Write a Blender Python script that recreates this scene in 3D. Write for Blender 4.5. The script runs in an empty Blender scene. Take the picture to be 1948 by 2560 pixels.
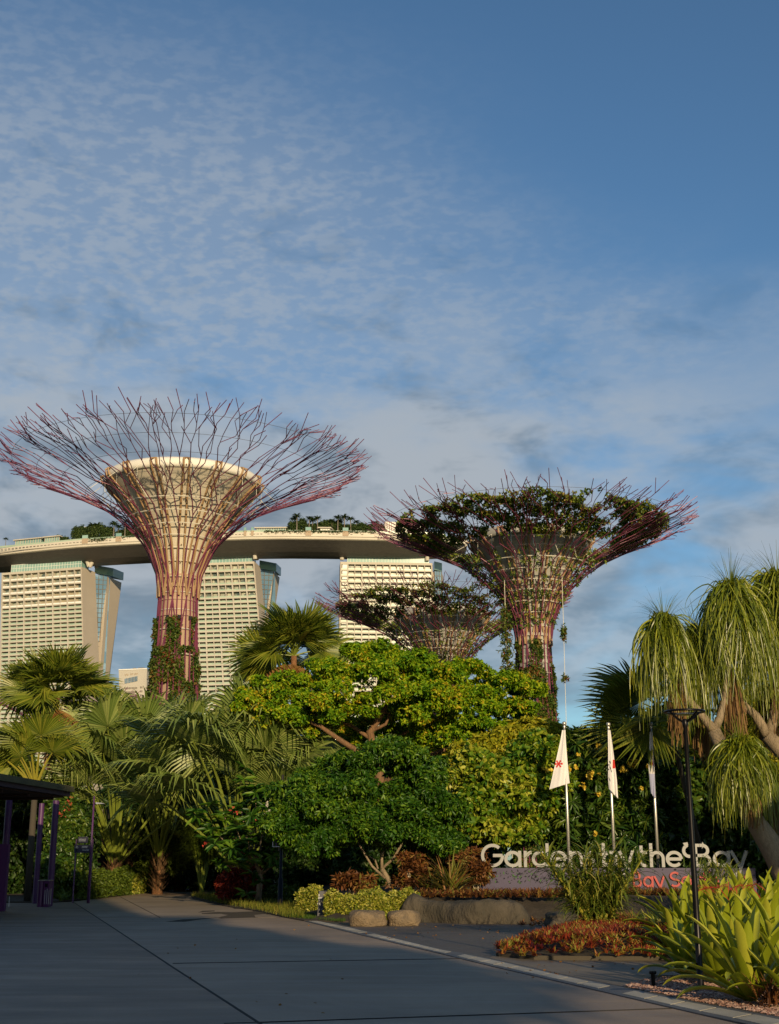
import bpy, math, random
import numpy as np
from math import sin, cos, pi, radians, atan2, sqrt
random.seed(7); R = np.random.RandomState(11)
C = bpy.context.scene.collection
# ------------------------------------------------------------------ camera, sky, sun, exposure
PITCH = radians(15.2); FPX = 3200.0; CX, CY = 974.0, 1280.0; EYE = 1.6
cd = bpy.data.cameras.new("camera"); cam = bpy.data.objects.new("camera", cd); C.objects.link(cam)
cam.location = (0, 0, EYE); cam.rotation_euler = (pi/2 + PITCH, 0, 0)
cd.sensor_fit = 'VERTICAL'; cd.sensor_height = 24; cd.lens = 24*FPX/2560; cd.clip_start = 0.1; cd.clip_end = 6000
bpy.context.scene.camera = cam
SUN_EL = radians(15.0); SAZ = math.atan2(0.27, -0.96)     # azimuth of the sun from +Y, clockwise: right behind the viewer
sd = bpy.data.lights.new("sun", 'SUN'); sun = bpy.data.objects.new("sun", sd); C.objects.link(sun)
sdir = (sin(SAZ)*cos(SUN_EL), cos(SAZ)*cos(SUN_EL), sin(SUN_EL))
from mathutils import Vector, Matrix
sun.rotation_euler = Vector(sdir).to_track_quat('Z', 'Y').to_euler()
sd.energy = 4.2; sd.angle = radians(0.55); sd.color = (1.0, 0.77, 0.46)
vs = bpy.context.scene.view_settings
vs.view_transform = 'Standard'; vs.look = 'None'; vs.exposure = 0.2; vs.gamma = 1.0
world = bpy.data.worlds.new("World"); bpy.context.scene.world = world; world.use_nodes = True
def build_world():
    nt = world.node_tree; N = nt.nodes; L = nt.links; N.clear()
    def n(t, **k):
        o = N.new(t)
        for a, b in k.items(): setattr(o, a, b)
        return o
    def math_(op, a, b=None, c=None, clamp=False):
        m = n('ShaderNodeMath', operation=op); m.use_clamp = clamp
        for i, v in enumerate((a, b, c)):
            if v is None: continue
            if isinstance(v, (int, float)): m.inputs[i].default_value = v
            else: L.new(v, m.inputs[i])
        return m.outputs[0]
    def smooth(v, a, b, x=0., y=1.):
        m = n('ShaderNodeMapRange', interpolation_type='SMOOTHSTEP')
        L.new(v, m.inputs[0]); m.inputs[1].default_value = a; m.inputs[2].default_value = b
        m.inputs[3].default_value = x; m.inputs[4].default_value = y
        return m.outputs[0]
    out = n('ShaderNodeOutputWorld')
    sky = n('ShaderNodeTexSky', sky_type='NISHITA'); sky.sun_disc = False
    sky.sun_elevation = SUN_EL; sky.sun_rotation = SAZ; sky.air_density = 1.0; sky.dust_density = 0.6; sky.ozone_density = 2.2
    hs = n('ShaderNodeMix', data_type='RGBA', blend_type='MULTIPLY'); hs.inputs[0].default_value = 1.0
    L.new(sky.outputs[0], hs.inputs[6]); hs.inputs[7].default_value = SKYTINT
    tc = n('ShaderNodeTexCoord'); sp = n('ShaderNodeSeparateXYZ'); L.new(tc.outputs['Generated'], sp.inputs[0])
    X, Y, Z = sp.outputs
    zz = math_('ADD', math_('MAXIMUM', Z, 0.0), 0.10)
    u = math_('DIVIDE', X, zz); v = math_('DIVIDE', Y, zz)
    cb = n('ShaderNodeCombineXYZ'); L.new(u, cb.inputs[0]); L.new(v, cb.inputs[1])
    def noise(scale, detail, rough, dist=0.0, off=(0, 0, 0), src=None, mscale=(1, 1, 1), rot=0):
        mp = n('ShaderNodeMapping'); mp.inputs['Location'].default_value = off; mp.inputs['Scale'].default_value = mscale
        mp.inputs['Rotation'].default_value = (0, 0, rot)
        L.new(src or cb.outputs[0], mp.inputs[0])
        t = n('ShaderNodeTexNoise'); t.inputs['Scale'].default_value = scale; t.inputs['Detail'].default_value = detail
        t.inputs['Roughness'].default_value = rough; t.inputs['Distortion'].default_value = dist
        L.new(mp.outputs[0], t.inputs[0]); return t.outputs[0]
    # thin mackerel cloud high up, fading out to the upper right
    cell = noise(105.0, 2.5, 0.5, 0.1, src=tc.outputs['Generated'], mscale=(0.75, 1, 1.7), rot=0.0)
    cell2 = noise(36.0, 4.0, 0.6, 0.3, off=(3, 1, 0), src=tc.outputs['Generated'], mscale=(0.8, 1, 1.5))
    big = noise(1.0, 3.0, 0.55, 0.4, off=(5.2, 2.6, 0))
    cover = math_('ADD', math_('MULTIPLY', big, 0.7), math_('ADD', 0.15, math_('MULTIPLY', X, -0.75)))            # clear to the right
    cover = math_('ADD', cover, math_('MULTIPLY', math_('ABSOLUTE', math_('SUBTRACT', Z, 0.40)), -1.2))
    m1 = math_('MULTIPLY', smooth(cover, 0.12, 0.56), smooth(Z, 0.64, 0.47))
    c1 = smooth(math_('ADD', math_('MULTIPLY', cell, 0.6), math_('MULTIPLY', cell2, 0.4)), 0.42, 0.62)
    a1 = math_('MULTIPLY', m1, math_('ADD', math_('MULTIPLY', c1, 0.27), 0.36))
    # heavier grey-blue bank lower down
    low = noise(5.0, 4.5, 0.55, 0.3, off=(1.3, 4.1, 0), src=tc.outputs['Generated'], mscale=(1, 1, 2.4))
    lo_h = math_('MULTIPLY', smooth(Z, 0.14, 0.24), smooth(Z, 0.44, 0.30))
    lo_h2 = math_('MULTIPLY', smooth(Z, 0.02, 0.12), smooth(Z, 0.36, 0.24))
    right = smooth(X, 0.30, 0.05)
    a2 = math_('MULTIPLY', smooth(low, 0.36, 0.60), math_('MULTIPLY', lo_h, math_('ADD', math_('MULTIPLY', right, 0.5), 0.45)))
    a3 = math_('MULTIPLY', smooth(low, 0.28, 0.56), math_('MULTIPLY', lo_h2, 0.80))
    A = math_('SUBTRACT', 1.0, math_('MULTIPLY', math_('SUBTRACT', 1.0, a1), math_('MULTIPLY', math_('SUBTRACT', 1.0, a2), math_('SUBTRACT', 1.0, a3))))
    lit = noise(13.0, 4.0, 0.6, 0.3, off=(0.4, 0.9, 0), src=tc.outputs['Generated'], mscale=(1, 1, 2.2))
    cr = n('ShaderNodeMix', data_type='RGBA'); cr.clamp_factor = True
    L.new(smooth(math_('ADD', lit, math_('MULTIPLY', Z, 0.75)), 0.50, 0.80), cr.inputs[0])
    cr.inputs[6].default_value = CLOUD_DARK; cr.inputs[7].default_value = CLOUD_LIT
    b1 = n('ShaderNodeBackground'); L.new(hs.outputs[2], b1.inputs[0]); b1.inputs[1].default_value = SKYS
    b2 = n('ShaderNodeBackground'); L.new(cr.outputs[2], b2.inputs[0]); b2.inputs[1].default_value = 1.0
    mx = n('ShaderNodeMixShader'); L.new(A, mx.inputs[0]); L.new(b1.outputs[0], mx.inputs[1]); L.new(b2.outputs[0], mx.inputs[2])
    L.new(mx.outputs[0], out.inputs[0])
SKYS = 0.092
SKYTINT = (0.76, 1.0, 1.12, 1)
CLOUD_DARK = (0.165, 0.215, 0.27, 1); CLOUD_LIT = (0.345, 0.385, 0.43, 1)
build_world()
# ------------------------------------------------------------------ photograph -> world
CP, SP = cos(PITCH), sin(PITCH)
def at(x, y, D):
    a = (x-CX)/FPX; b = -(y-CY)/FPX
    Y = CP - b*SP; Z = SP + b*CP
    return Vector((a*D/Y, D, EYE + Z*D/Y))
def gr(x, y, z=0.0):
    a = (x-CX)/FPX; b = -(y-CY)/FPX
    Y = CP - b*SP; Z = SP + b*CP
    D = (z-EYE)/Z*Y
    return Vector((a*D/Y, D, z))
def px(n, D): return n*D/(FPX*0.97)
# ------------------------------------------------------------------ materials
MATS = {}
def nodes(name):
    m = bpy.data.materials.new(name); m.use_nodes = True; nt = m.node_tree; nt.nodes.clear(); return m, nt
def mat(name, col, rough=0.6, col2=None, scale=3.0, detail=4, metal=0.0, bump=0.0, bscale=None, spec=0.4, stretch=(1, 1, 1), island=0.0, coat=0.0):
    m, nt = nodes(name); N = nt.nodes; L = nt.links
    o = N.new('ShaderNodeOutputMaterial'); b = N.new('ShaderNodeBsdfPrincipled'); L.new(b.outputs[0], o.inputs[0])
    b.inputs['Roughness'].default_value = rough; b.inputs['Metallic'].default_value = metal
    b.inputs['Specular IOR Level'].default_value = spec; b.inputs['Base Color'].default_value = (*col, 1)
    tc = N.new('ShaderNodeTexCoord'); mp = N.new('ShaderNodeMapping'); mp.inputs['Scale'].default_value = stretch
    L.new(tc.outputs['Object'], mp.inputs[0])
    if col2:
        t = N.new('ShaderNodeTexNoise'); t.inputs['Scale'].default_value = scale; t.inputs['Detail'].default_value = detail
        t.inputs['Roughness'].default_value = 0.6; L.new(mp.outputs[0], t.inputs[0])
        r = N.new('ShaderNodeMapRange'); r.inputs[1].default_value = 0.35; r.inputs[2].default_value = 0.66; L.new(t.outputs[0], r.inputs[0])
        x = N.new('ShaderNodeMix'); x.data_type = 'RGBA'; x.inputs[6].default_value = (*col, 1); x.inputs[7].default_value = (*col2, 1)
        L.new(r.outputs[0], x.inputs[0]); L.new(x.outputs[2], b.inputs['Base Color'])
    if bump:
        t = N.new('ShaderNodeTexNoise'); t.inputs['Scale'].default_value = bscale or scale*4; t.inputs['Detail'].default_value = 5
        L.new(mp.outputs[0], t.inputs[0])
        u = N.new('ShaderNodeBump'); u.inputs['Strength'].default_value = bump; u.inputs['Distance'].default_value = 0.05
        L.new(t.outputs[0], u.inputs['Height']); L.new(u.outputs[0], b.inputs['Normal'])
    MATS[name] = m; return m
def leafmat(name, cols, trans=0.35, rough=0.45, spec=0.35, big=None):
    """cols: list of (position, colour) picked at random for every leaf"""
    m, nt = nodes(name); N = nt.nodes; L = nt.links
    o = N.new('ShaderNodeOutputMaterial'); g = N.new('ShaderNodeNewGeometry'); cr = N.new('ShaderNodeValToRGB')
    e = cr.color_ramp.elements
    while len(e) < len(cols): e.new(0.5)
    for i, (p, c) in enumerate(cols): e[i].position = p; e[i].color = (*c, 1)
    if big:   # clumps of a different age through the crown
        tc = N.new('ShaderNodeTexCoord'); t = N.new('ShaderNodeTexNoise'); t.inputs['Scale'].default_value = big; t.inputs['Detail'].default_value = 2
        L.new(tc.outputs['Object'], t.inputs[0])
        r = N.new('ShaderNodeMapRange'); r.inputs[1].default_value = 0.3; r.inputs[2].default_value = 0.7; r.inputs[3].default_value = -0.35; r.inputs[4].default_value = 0.35
        L.new(t.outputs[0], r.inputs[0])
        a = N.new('ShaderNodeMath'); a.operation = 'ADD'; a.use_clamp = True
        L.new(g.outputs['Random Per Island'], a.inputs[0]); L.new(r.outputs[0], a.inputs[1]); L.new(a.outputs[0], cr.inputs[0])
    else:
        L.new(g.outputs['Random Per Island'], cr.inputs[0])
    b = N.new('ShaderNodeBsdfPrincipled'); b.inputs['Roughness'].default_value = rough; b.inputs['Specular IOR Level'].default_value = spec
    L.new(cr.outputs[0], b.inputs['Base Color'])
    t = N.new('ShaderNodeBsdfTranslucent'); L.new(cr.outputs[0], t.inputs[0])
    x = N.new('ShaderNodeMixShader'); x.inputs[0].default_value = trans
    L.new(b.outputs[0], x.inputs[1]); L.new(t.outputs[0], x.inputs[2]); L.new(x.outputs[0], o.inputs[0])
    MATS[name] = m; return m
# ------------------------------------------------------------------ objects
LOC = {}
def tag(o, label=None, cat=None, group=None, kind=None):
    if label: o['label'] = label
    if cat: o['category'] = cat
    if group: o['group'] = group
    if kind: o['kind'] = kind
    return o
def thing(name, label, cat, loc=(0, 0, 0), group=None):
    o = bpy.data.objects.new(name, None); C.objects.link(o); o.location = loc; o.empty_display_size = 0.2
    LOC[o.name] = Vector(loc); return tag(o, label, cat, group)
def mk(name, V, F, m, parent=None, smooth=False, label=None, kind=None):
    """V (N,3) in world space; F list of faces or (M,k) int array; m one material or (list, index per face)"""
    V = np.asarray(V, dtype=np.float64).reshape(-1, 3)
    off = LOC[parent.name] if parent is not None else Vector((0, 0, 0))
    V = V - np.array(off)
    me = bpy.data.meshes.new(name)
    if isinstance(F, np.ndarray) and F.ndim == 2:
        M, k = F.shape
        me.vertices.add(len(V)); me.vertices.foreach_set('co', V.ravel())
        me.loops.add(M*k); me.loops.foreach_set('vertex_index', F.ravel().astype(np.int32))
        me.polygons.add(M); me.polygons.foreach_set('loop_start', np.arange(0, M*k, k, dtype=np.int32))
        me.polygons.foreach_set('loop_total', np.full(M, k, dtype=np.int32))
        me.update(calc_edges=True)
    else:
        me.from_pydata(V.tolist(), [], [tuple(int(i) for i in f) for f in F]); me.update()
    idx = None
    if isinstance(m, tuple): m, idx = m
    for q in (m if isinstance(m, list) else [m]): me.materials.append(MATS[q] if isinstance(q, str) else q)
    if idx is not None: me.polygons.foreach_set('material_index', np.asarray(idx, dtype=np.int32))
    if smooth: me.polygons.foreach_set('use_smooth', [True]*len(me.polygons))
    o = bpy.data.objects.new(name, me); C.objects.link(o)
    if parent is not None: o.parent = parent
    LOC[o.name] = off if parent is not None else Vector((0, 0, 0))
    if label: o['label'] = label
    if kind: o['kind'] = kind
    return o
def copy_tree(o, loc=None, rz=0.0, s=1.0, label=None):
    c = o.copy(); C.objects.link(c)
    if loc is not None:
        c.location = loc; c.rotation_euler = (0, 0, rz); c.scale = (s, s, s)
    if label: c['label'] = label
    for ch in o.children:
        k = copy_tree(ch); k.parent = c
    return c
class MB:
    """collects shapes into one mesh"""
    def __init__(s): s.V = []; s.F = []; s.I = []; s.n = 0; s.mi = 0
    def add(s, V, F):
        V = np.asarray(V, dtype=float).reshape(-1, 3); s.V.append(V)
        for f in F: s.F.append(tuple(int(i)+s.n for i in f)); s.I.append(s.mi)
        s.n += len(V)
    def box(s, a, b):
        x0, y0, z0 = a; x1, y1, z1 = b
        s.hexa([(x0, y0, z0), (x1, y0, z0), (x1, y1, z0), (x0, y1, z0)], [(x0, y0, z1), (x1, y0, z1), (x1, y1, z1), (x0, y1, z1)])
    def hexa(s, lo, hi):
        s.add(list(lo)+list(hi), [(3, 2, 1, 0), (4, 5, 6, 7), (0, 1, 5, 4), (1, 2, 6, 5), (2, 3, 7, 6), (3, 0, 4, 7)])
    def obox(s, o, u, v, w):
        o, u, v, w = [Vector(q) for q in (o, u, v, w)]
        s.hexa([o, o+u, o+u+v, o+v], [o+w, o+u+w, o+u+v+w, o+v+w])
    def tube(s, pts, rad, n=6, cap=True):
        P = [Vector(p) for p in pts]
        if not isinstance(rad, (list, tuple, np.ndarray)): rad = [rad]*len(P)
        vs_ = []; ref = None
        for i, p in enumerate(P):
            d = (P[min(i+1, len(P)-1)]-P[max(i-1, 0)])
            if d.length < 1e-9: d = Vector((0, 0, 1))
            d.normalize()
            if ref is None: ref = Vector((1, 0, 0)) if abs(d.x) < 0.8 else Vector((0, 1, 0))
            a = (ref - d*ref.dot(d)).normalized(); b = d.cross(a); ref = a
            for k in range(n):
                t = 2*pi*k/n; vs_.append(p + (a*cos(t)+b*sin(t))*rad[i])
        F = []
        for i in range(len(P)-1):
            for k in range(n):
                k2 = (k+1) % n; F.append((i*n+k, i*n+k2, (i+1)*n+k2, (i+1)*n+k))
        if cap: F.append(tuple(range(n-1, -1, -1))); F.append(tuple((len(P)-1)*n+k for k in range(n)))
        s.add(vs_, F)
    def lathe(s, c, prof, n=32, a0=0, a1=2*pi, cap=False):
        full = abs(a1-a0-2*pi) < 1e-6; m = n if full else n+1; vs_ = []
        for r, z in prof:
            for k in range(m):
                t = a0+(a1-a0)*k/n; vs_.append((c[0]+r*cos(t), c[1]+r*sin(t), z))
        F = []
        for i in range(len(prof)-1):
            for k in range(n):
                k2 = (k+1) % m; F.append((i*m+k, i*m+k2, (i+1)*m+k2, (i+1)*m+k))
        if cap: F.append(tuple(range(m-1, -1, -1))); F.append(tuple((len(prof)-1)*m+k for k in range(m)))
        s.add(vs_, F)
    def ring(s, c, r, z, t, n=48, k=5):
        P = [(c[0]+r*cos(2*pi*i/n), c[1]+r*sin(2*pi*i/n), z) for i in range(n+1)]; s.tube(P, t, k, cap=False)
    def poly(s, pts, z0, z1):
        n = len(pts); vs_ = [(p[0], p[1], z0) for p in pts]+[(p[0], p[1], z1) for p in pts]
        s.add(vs_, [tuple(range(n-1, -1, -1)), tuple(range(n, 2*n))]+[(i, (i+1) % n, n+(i+1) % n, n+i) for i in range(n)])
    def ball(s, c, r, n=10, m=6):
        rx, ry, rz = r if isinstance(r, (tuple, list)) else (r, r, r); vs_ = [(c[0], c[1], c[2]-rz)]
        for i in range(1, m):
            p = pi*i/m-pi/2
            for k in range(n): vs_.append((c[0]+rx*cos(p)*cos(2*pi*k/n), c[1]+ry*cos(p)*sin(2*pi*k/n), c[2]+rz*sin(p)))
        vs_.append((c[0], c[1], c[2]+rz)); F = [(0, 1+(k+1) % n, 1+k) for k in range(n)]
        for i in range(m-2):
            for k in range(n): a = 1+i*n; F.append((a+k, a+(k+1) % n, a+n+(k+1) % n, a+n+k))
        a = 1+(m-2)*n; F += [(a+k, a+(k+1) % n, len(vs_)-1) for k in range(n)]
        s.add(vs_, F)
    def build(s, name, m, parent=None, smooth=False, **k):
        if not s.V: return None
        mm = (m, s.I) if isinstance(m, list) else m
        return mk(name, np.concatenate(s.V), s.F, mm, parent, smooth, **k)
# ------------------------------------------------------------------ foliage
def unit(a): return a/np.maximum(np.linalg.norm(a, axis=-1, keepdims=True), 1e-9)
def leaves(P, D, L, W, fold=0.15, droop=0.15):
    """P bases (N,3), D directions (N,3), L,W arrays: folded pointed leaves, 2 quads each -> V,F"""
    N = len(P); D = unit(D); L = np.broadcast_to(L, N)[:, None]; W = np.broadcast_to(W, N)[:, None]
    rnd = unit(R.normal(size=(N, 3))+np.array([0, 0, 1.3])); S = unit(np.cross(D, rnd)); U = unit(np.cross(S, D))
    U = np.where(U[:, 2:3] < 0, -U, U)
    m1 = P+D*L*0.3; m2 = P+D*L*0.7-U*L*droop*0.4; tip = P+D*L-U*L*droop
    V = np.stack([P, m1-S*W*.5+U*W*fold, m2-S*W*.42+U*W*fold, tip, m2+S*W*.42+U*W*fold, m1+S*W*.5+U*W*fold], 1).reshape(-1, 3)
    b = np.arange(N)[:, None]*6
    F = np.concatenate([b+np.array([[0, 1, 2, 3]]), b+np.array([[0, 3, 4, 5]])])
    return V, F
def whorls(P, A, k, L, W, spread=1.0, droop=0.2, jit=0.25, fold=0.12):
    """k leaves radiating round each sprig tip: spread 1 = perpendicular to the axis"""
    N = len(P); A = unit(A)
    t = unit(np.cross(A, unit(R.normal(size=(N, 3))))); b = np.cross(A, t)
    ang = (np.arange(k)[None, :]*2*pi/k + R.uniform(0, 2*pi, (N, 1)) + R.normal(0, jit, (N, k)))
    d = t[:, None]*np.cos(ang)[..., None]+b[:, None]*np.sin(ang)[..., None]
    sp = np.clip(R.normal(spread, .2, (N, k)), .1, 2)[..., None]
    d = unit(d*sp+A[:, None]*(1.15-sp*0.75))
    s = R.uniform(.75, 1.2, (N, k))
    PP = np.repeat(P[:, None], k, 1).reshape(-1, 3)
    return leaves(PP, d.reshape(-1, 3), (L*s).ravel(), (W*s).ravel(), fold, droop)
def join(parts):
    Vs, Fs, n = [], [], 0
    for V, F in parts: Vs.append(V); Fs.append(F+n); n += len(V)
    return np.concatenate(Vs), np.concatenate(Fs)
def shell(blobs, n, lo=0.72, hi=1.05, up=0.25, lump=0.22):
    """n points near the surfaces of ellipsoid blobs with their outward directions; inner points fall away"""
    B = np.array(blobs, float); w = (B[:, 3]*B[:, 4]+B[:, 4]*B[:, 5]+B[:, 3]*B[:, 5]); idx = R.choice(len(B), n, p=w/w.sum())
    d = unit(R.normal(size=(n, 3))+np.array([0, 0, up])); b = B[idx]
    f = 1+lump*np.sin(d[:, 0]*7+b[:, 0]*3)*np.sin(d[:, 1]*6+b[:, 1]*2)*np.cos(d[:, 2]*8+b[:, 2])
    r = R.uniform(lo, hi, n)*f; P = b[:, :3]+d*b[:, 3:6]*r[:, None]
    D = unit(d/np.maximum(b[:, 3:6], .01)*b[:, 3:6].mean(1, keepdims=True))
    keep = np.ones(n, bool)
    for j in range(len(B)):
        q = (((P-B[j, :3])/B[j, 3:6])**2).sum(1); keep &= ~((q < 0.42) & (idx != j))
    return P[keep], D[keep]
def straps(P, az, el, L, bend, W, nseg=8, prof='strap', chan=0.25, power=1.0, twist=None):
    """arching blades: P (N,3), all others arrays or scalars -> V,F ; 3 verts across"""
    N = len(P); az, el, L, bend, W = [np.broadcast_to(np.asarray(q, float), N) for q in (az, el, L, bend, W)]
    t = np.linspace(0, 1, nseg+1)
    e = el[:, None]-bend[:, None]*(t[None]**power)
    if twist is None: a = np.repeat(az[:, None], nseg+1, 1)
    else: a = az[:, None]+np.asarray(twist)[:, None]*t[None]
    d = np.stack([np.cos(e)*np.cos(a), np.cos(e)*np.sin(a), np.sin(e)], -1)
    st = d[:, :-1]*(L/nseg)[:, None, None]; pos = np.concatenate([np.zeros((N, 1, 3)), np.cumsum(st, 1)], 1)+P[:, None]
    side = np.stack([-np.sin(a), np.cos(a), np.zeros_like(a)], -1); up = np.cross(d, side)*-1
    up = np.where(up[..., 2:3] < 0, -up, up)
    if prof == 'strap': w = np.where(t < .7, 0.8+.2*np.sin(t*pi/.7), 1.0*np.sqrt(np.clip((1-t)/.3, 0, 1)))
    elif prof == 'blade': w = np.clip(1-t**2.2, 0.03, 1)*(0.7+.3*np.sin(np.clip(t*2, 0, 1)*pi/2))
    elif prof == 'oval': w = np.sin(np.clip(t*.93+.07, 0, 1)*pi)**.7
    else: w = 1-t*.85
    ww = W[:, None]*w[None]*0.5
    A = pos-side*ww[..., None]+up*(ww*chan*2)[..., None]; B = pos+side*ww[..., None]+up*(ww*chan*2)[..., None]
    V = np.stack([A, pos, B], 2).reshape(-1, 3)
    b = (np.arange(N)*(nseg+1)*3)[:, None]; F = []
    for i in range(nseg):
        q = i*3; F.append(b+np.array([[q, q+1, q+4, q+3]])); F.append(b+np.array([[q+1, q+2, q+5, q+4]]))
    return V, np.concatenate(F)
def fan(hub, axis, upv, rad, nseg=34, arc=4.2, droop=0.5, split=0.5, cup=0.25):
    """a pleated fan leaf: axis points out along the petiole, upv is the leaf's upper face"""
    hub = np.array(hub, float); ax = unit(np.array(axis, float)); n = np.array(upv, float); n = unit(n-ax*ax.dot(n)); s = np.cross(ax, n)
    V, F = [], []; k = 0
    for i in range(nseg):
        a = -arc/2+arc*(i+.5)/nseg; h = arc/nseg/2; rr = rad*(0.78+.22*cos(a*0.55))*R.uniform(.93, 1.05)
        def p(r, ang, lift=0, dr=0):
            q = hub+(ax*cos(ang)+s*sin(ang))*r*rr+n*(lift*rr-cup*(1-r)**0*0)
            q = q+n*cup*rr*r*(0.5+0.5*abs(sin(ang)))*1.0
            q[2] -= dr*rr; return q
        dd = droop*R.uniform(.5, 1.3); tw = R.normal(0, .03)
        V += [p(0.02, a), p(split, a-h, .0), p(split, a, .022), p(split, a+h, .0),
              p(.76, a-h*.42+tw, .0, dd*.10), p(.76, a+tw, .018, dd*.10), p(.76, a+h*.42+tw, .0, dd*.10), p(1.0, a+tw*2, 0, dd*.42)]
        F += [(k, k+1, k+2), (k, k+2, k+3), (k+1, k+4, k+5, k+2), (k+2, k+5, k+6, k+3), (k+4, k+7, k+5), (k+5, k+7, k+6)]
        k += 8
    return np.array(V), F
# ------------------------------------------------------------------ hotel towers and rooftop deck (about 800 m away)
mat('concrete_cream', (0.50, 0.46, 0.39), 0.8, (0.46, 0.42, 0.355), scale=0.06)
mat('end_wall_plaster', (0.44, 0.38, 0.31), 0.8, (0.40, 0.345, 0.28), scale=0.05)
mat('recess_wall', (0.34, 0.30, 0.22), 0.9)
def glassmat(name, c1, c2, scale, rough=0.12, metal=0.0):
    m, nt = nodes(name); N = nt.nodes; L = nt.links
    o = N.new('ShaderNodeOutputMaterial'); b = N.new('ShaderNodeBsdfPrincipled'); L.new(b.outputs[0], o.inputs[0])
    tc = N.new('ShaderNodeTexCoord'); v = N.new('ShaderNodeTexVoronoi'); v.inputs['Scale'].default_value = scale
    L.new(tc.outputs['Object'], v.inputs[0]); x = N.new('ShaderNodeMix'); x.data_type = 'RGBA'
    sp = N.new('ShaderNodeSeparateColor'); L.new(v.outputs['Color'], sp.inputs[0]); L.new(sp.outputs[0], x.inputs[0])
    x.inputs[6].default_value = (*c1, 1); x.inputs[7].default_value = (*c2, 1); L.new(x.outputs[2], b.inputs['Base Color'])
    b.inputs['Roughness'].default_value = rough; b.inputs['Metallic'].default_value = metal; b.inputs['Specular IOR Level'].default_value = 0.6
    MATS[name] = m
glassmat('window_glass', (0.07, 0.10, 0.09), (0.48, 0.48, 0.38), 0.35, 0.22)
glassmat('balustrade_glass', (0.30, 0.40, 0.30), (0.42, 0.50, 0.38), 0.12, 0.3)
glassmat('atrium_glass', (0.10, 0.19, 0.27), (0.22, 0.34, 0.44), 0.10, 0.10, 0.25)
glassmat('pale_green_glass', (0.18, 0.32, 0.30), (0.30, 0.45, 0.40), 0.06, 0.15)
mat('deck_fascia', (0.62, 0.57, 0.48), 0.6, (0.56, 0.51, 0.43), scale=0.05)
mat('white_paint', (0.78, 0.77, 0.73), 0.5)
mat('tan_panel', (0.40, 0.30, 0.21), 0.7)
mat('dark_slot', (0.16, 0.14, 0.12), 0.8)
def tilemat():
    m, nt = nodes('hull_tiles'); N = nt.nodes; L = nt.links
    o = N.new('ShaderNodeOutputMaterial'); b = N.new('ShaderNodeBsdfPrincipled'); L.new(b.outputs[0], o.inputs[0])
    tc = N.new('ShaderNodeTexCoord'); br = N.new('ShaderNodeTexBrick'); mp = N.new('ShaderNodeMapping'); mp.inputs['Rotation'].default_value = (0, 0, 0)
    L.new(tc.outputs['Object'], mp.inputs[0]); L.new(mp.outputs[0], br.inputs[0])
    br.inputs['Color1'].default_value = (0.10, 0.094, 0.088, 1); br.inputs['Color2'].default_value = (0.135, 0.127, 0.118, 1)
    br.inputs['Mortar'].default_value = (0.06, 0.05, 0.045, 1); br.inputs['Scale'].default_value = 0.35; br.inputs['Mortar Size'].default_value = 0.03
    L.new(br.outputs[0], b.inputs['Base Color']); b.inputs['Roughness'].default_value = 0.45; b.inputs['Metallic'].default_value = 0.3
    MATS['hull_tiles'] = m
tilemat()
def extrap(p, q, z):
    t = (z-p.z)/(q.z-p.z); return p+(q-p)*t
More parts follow.
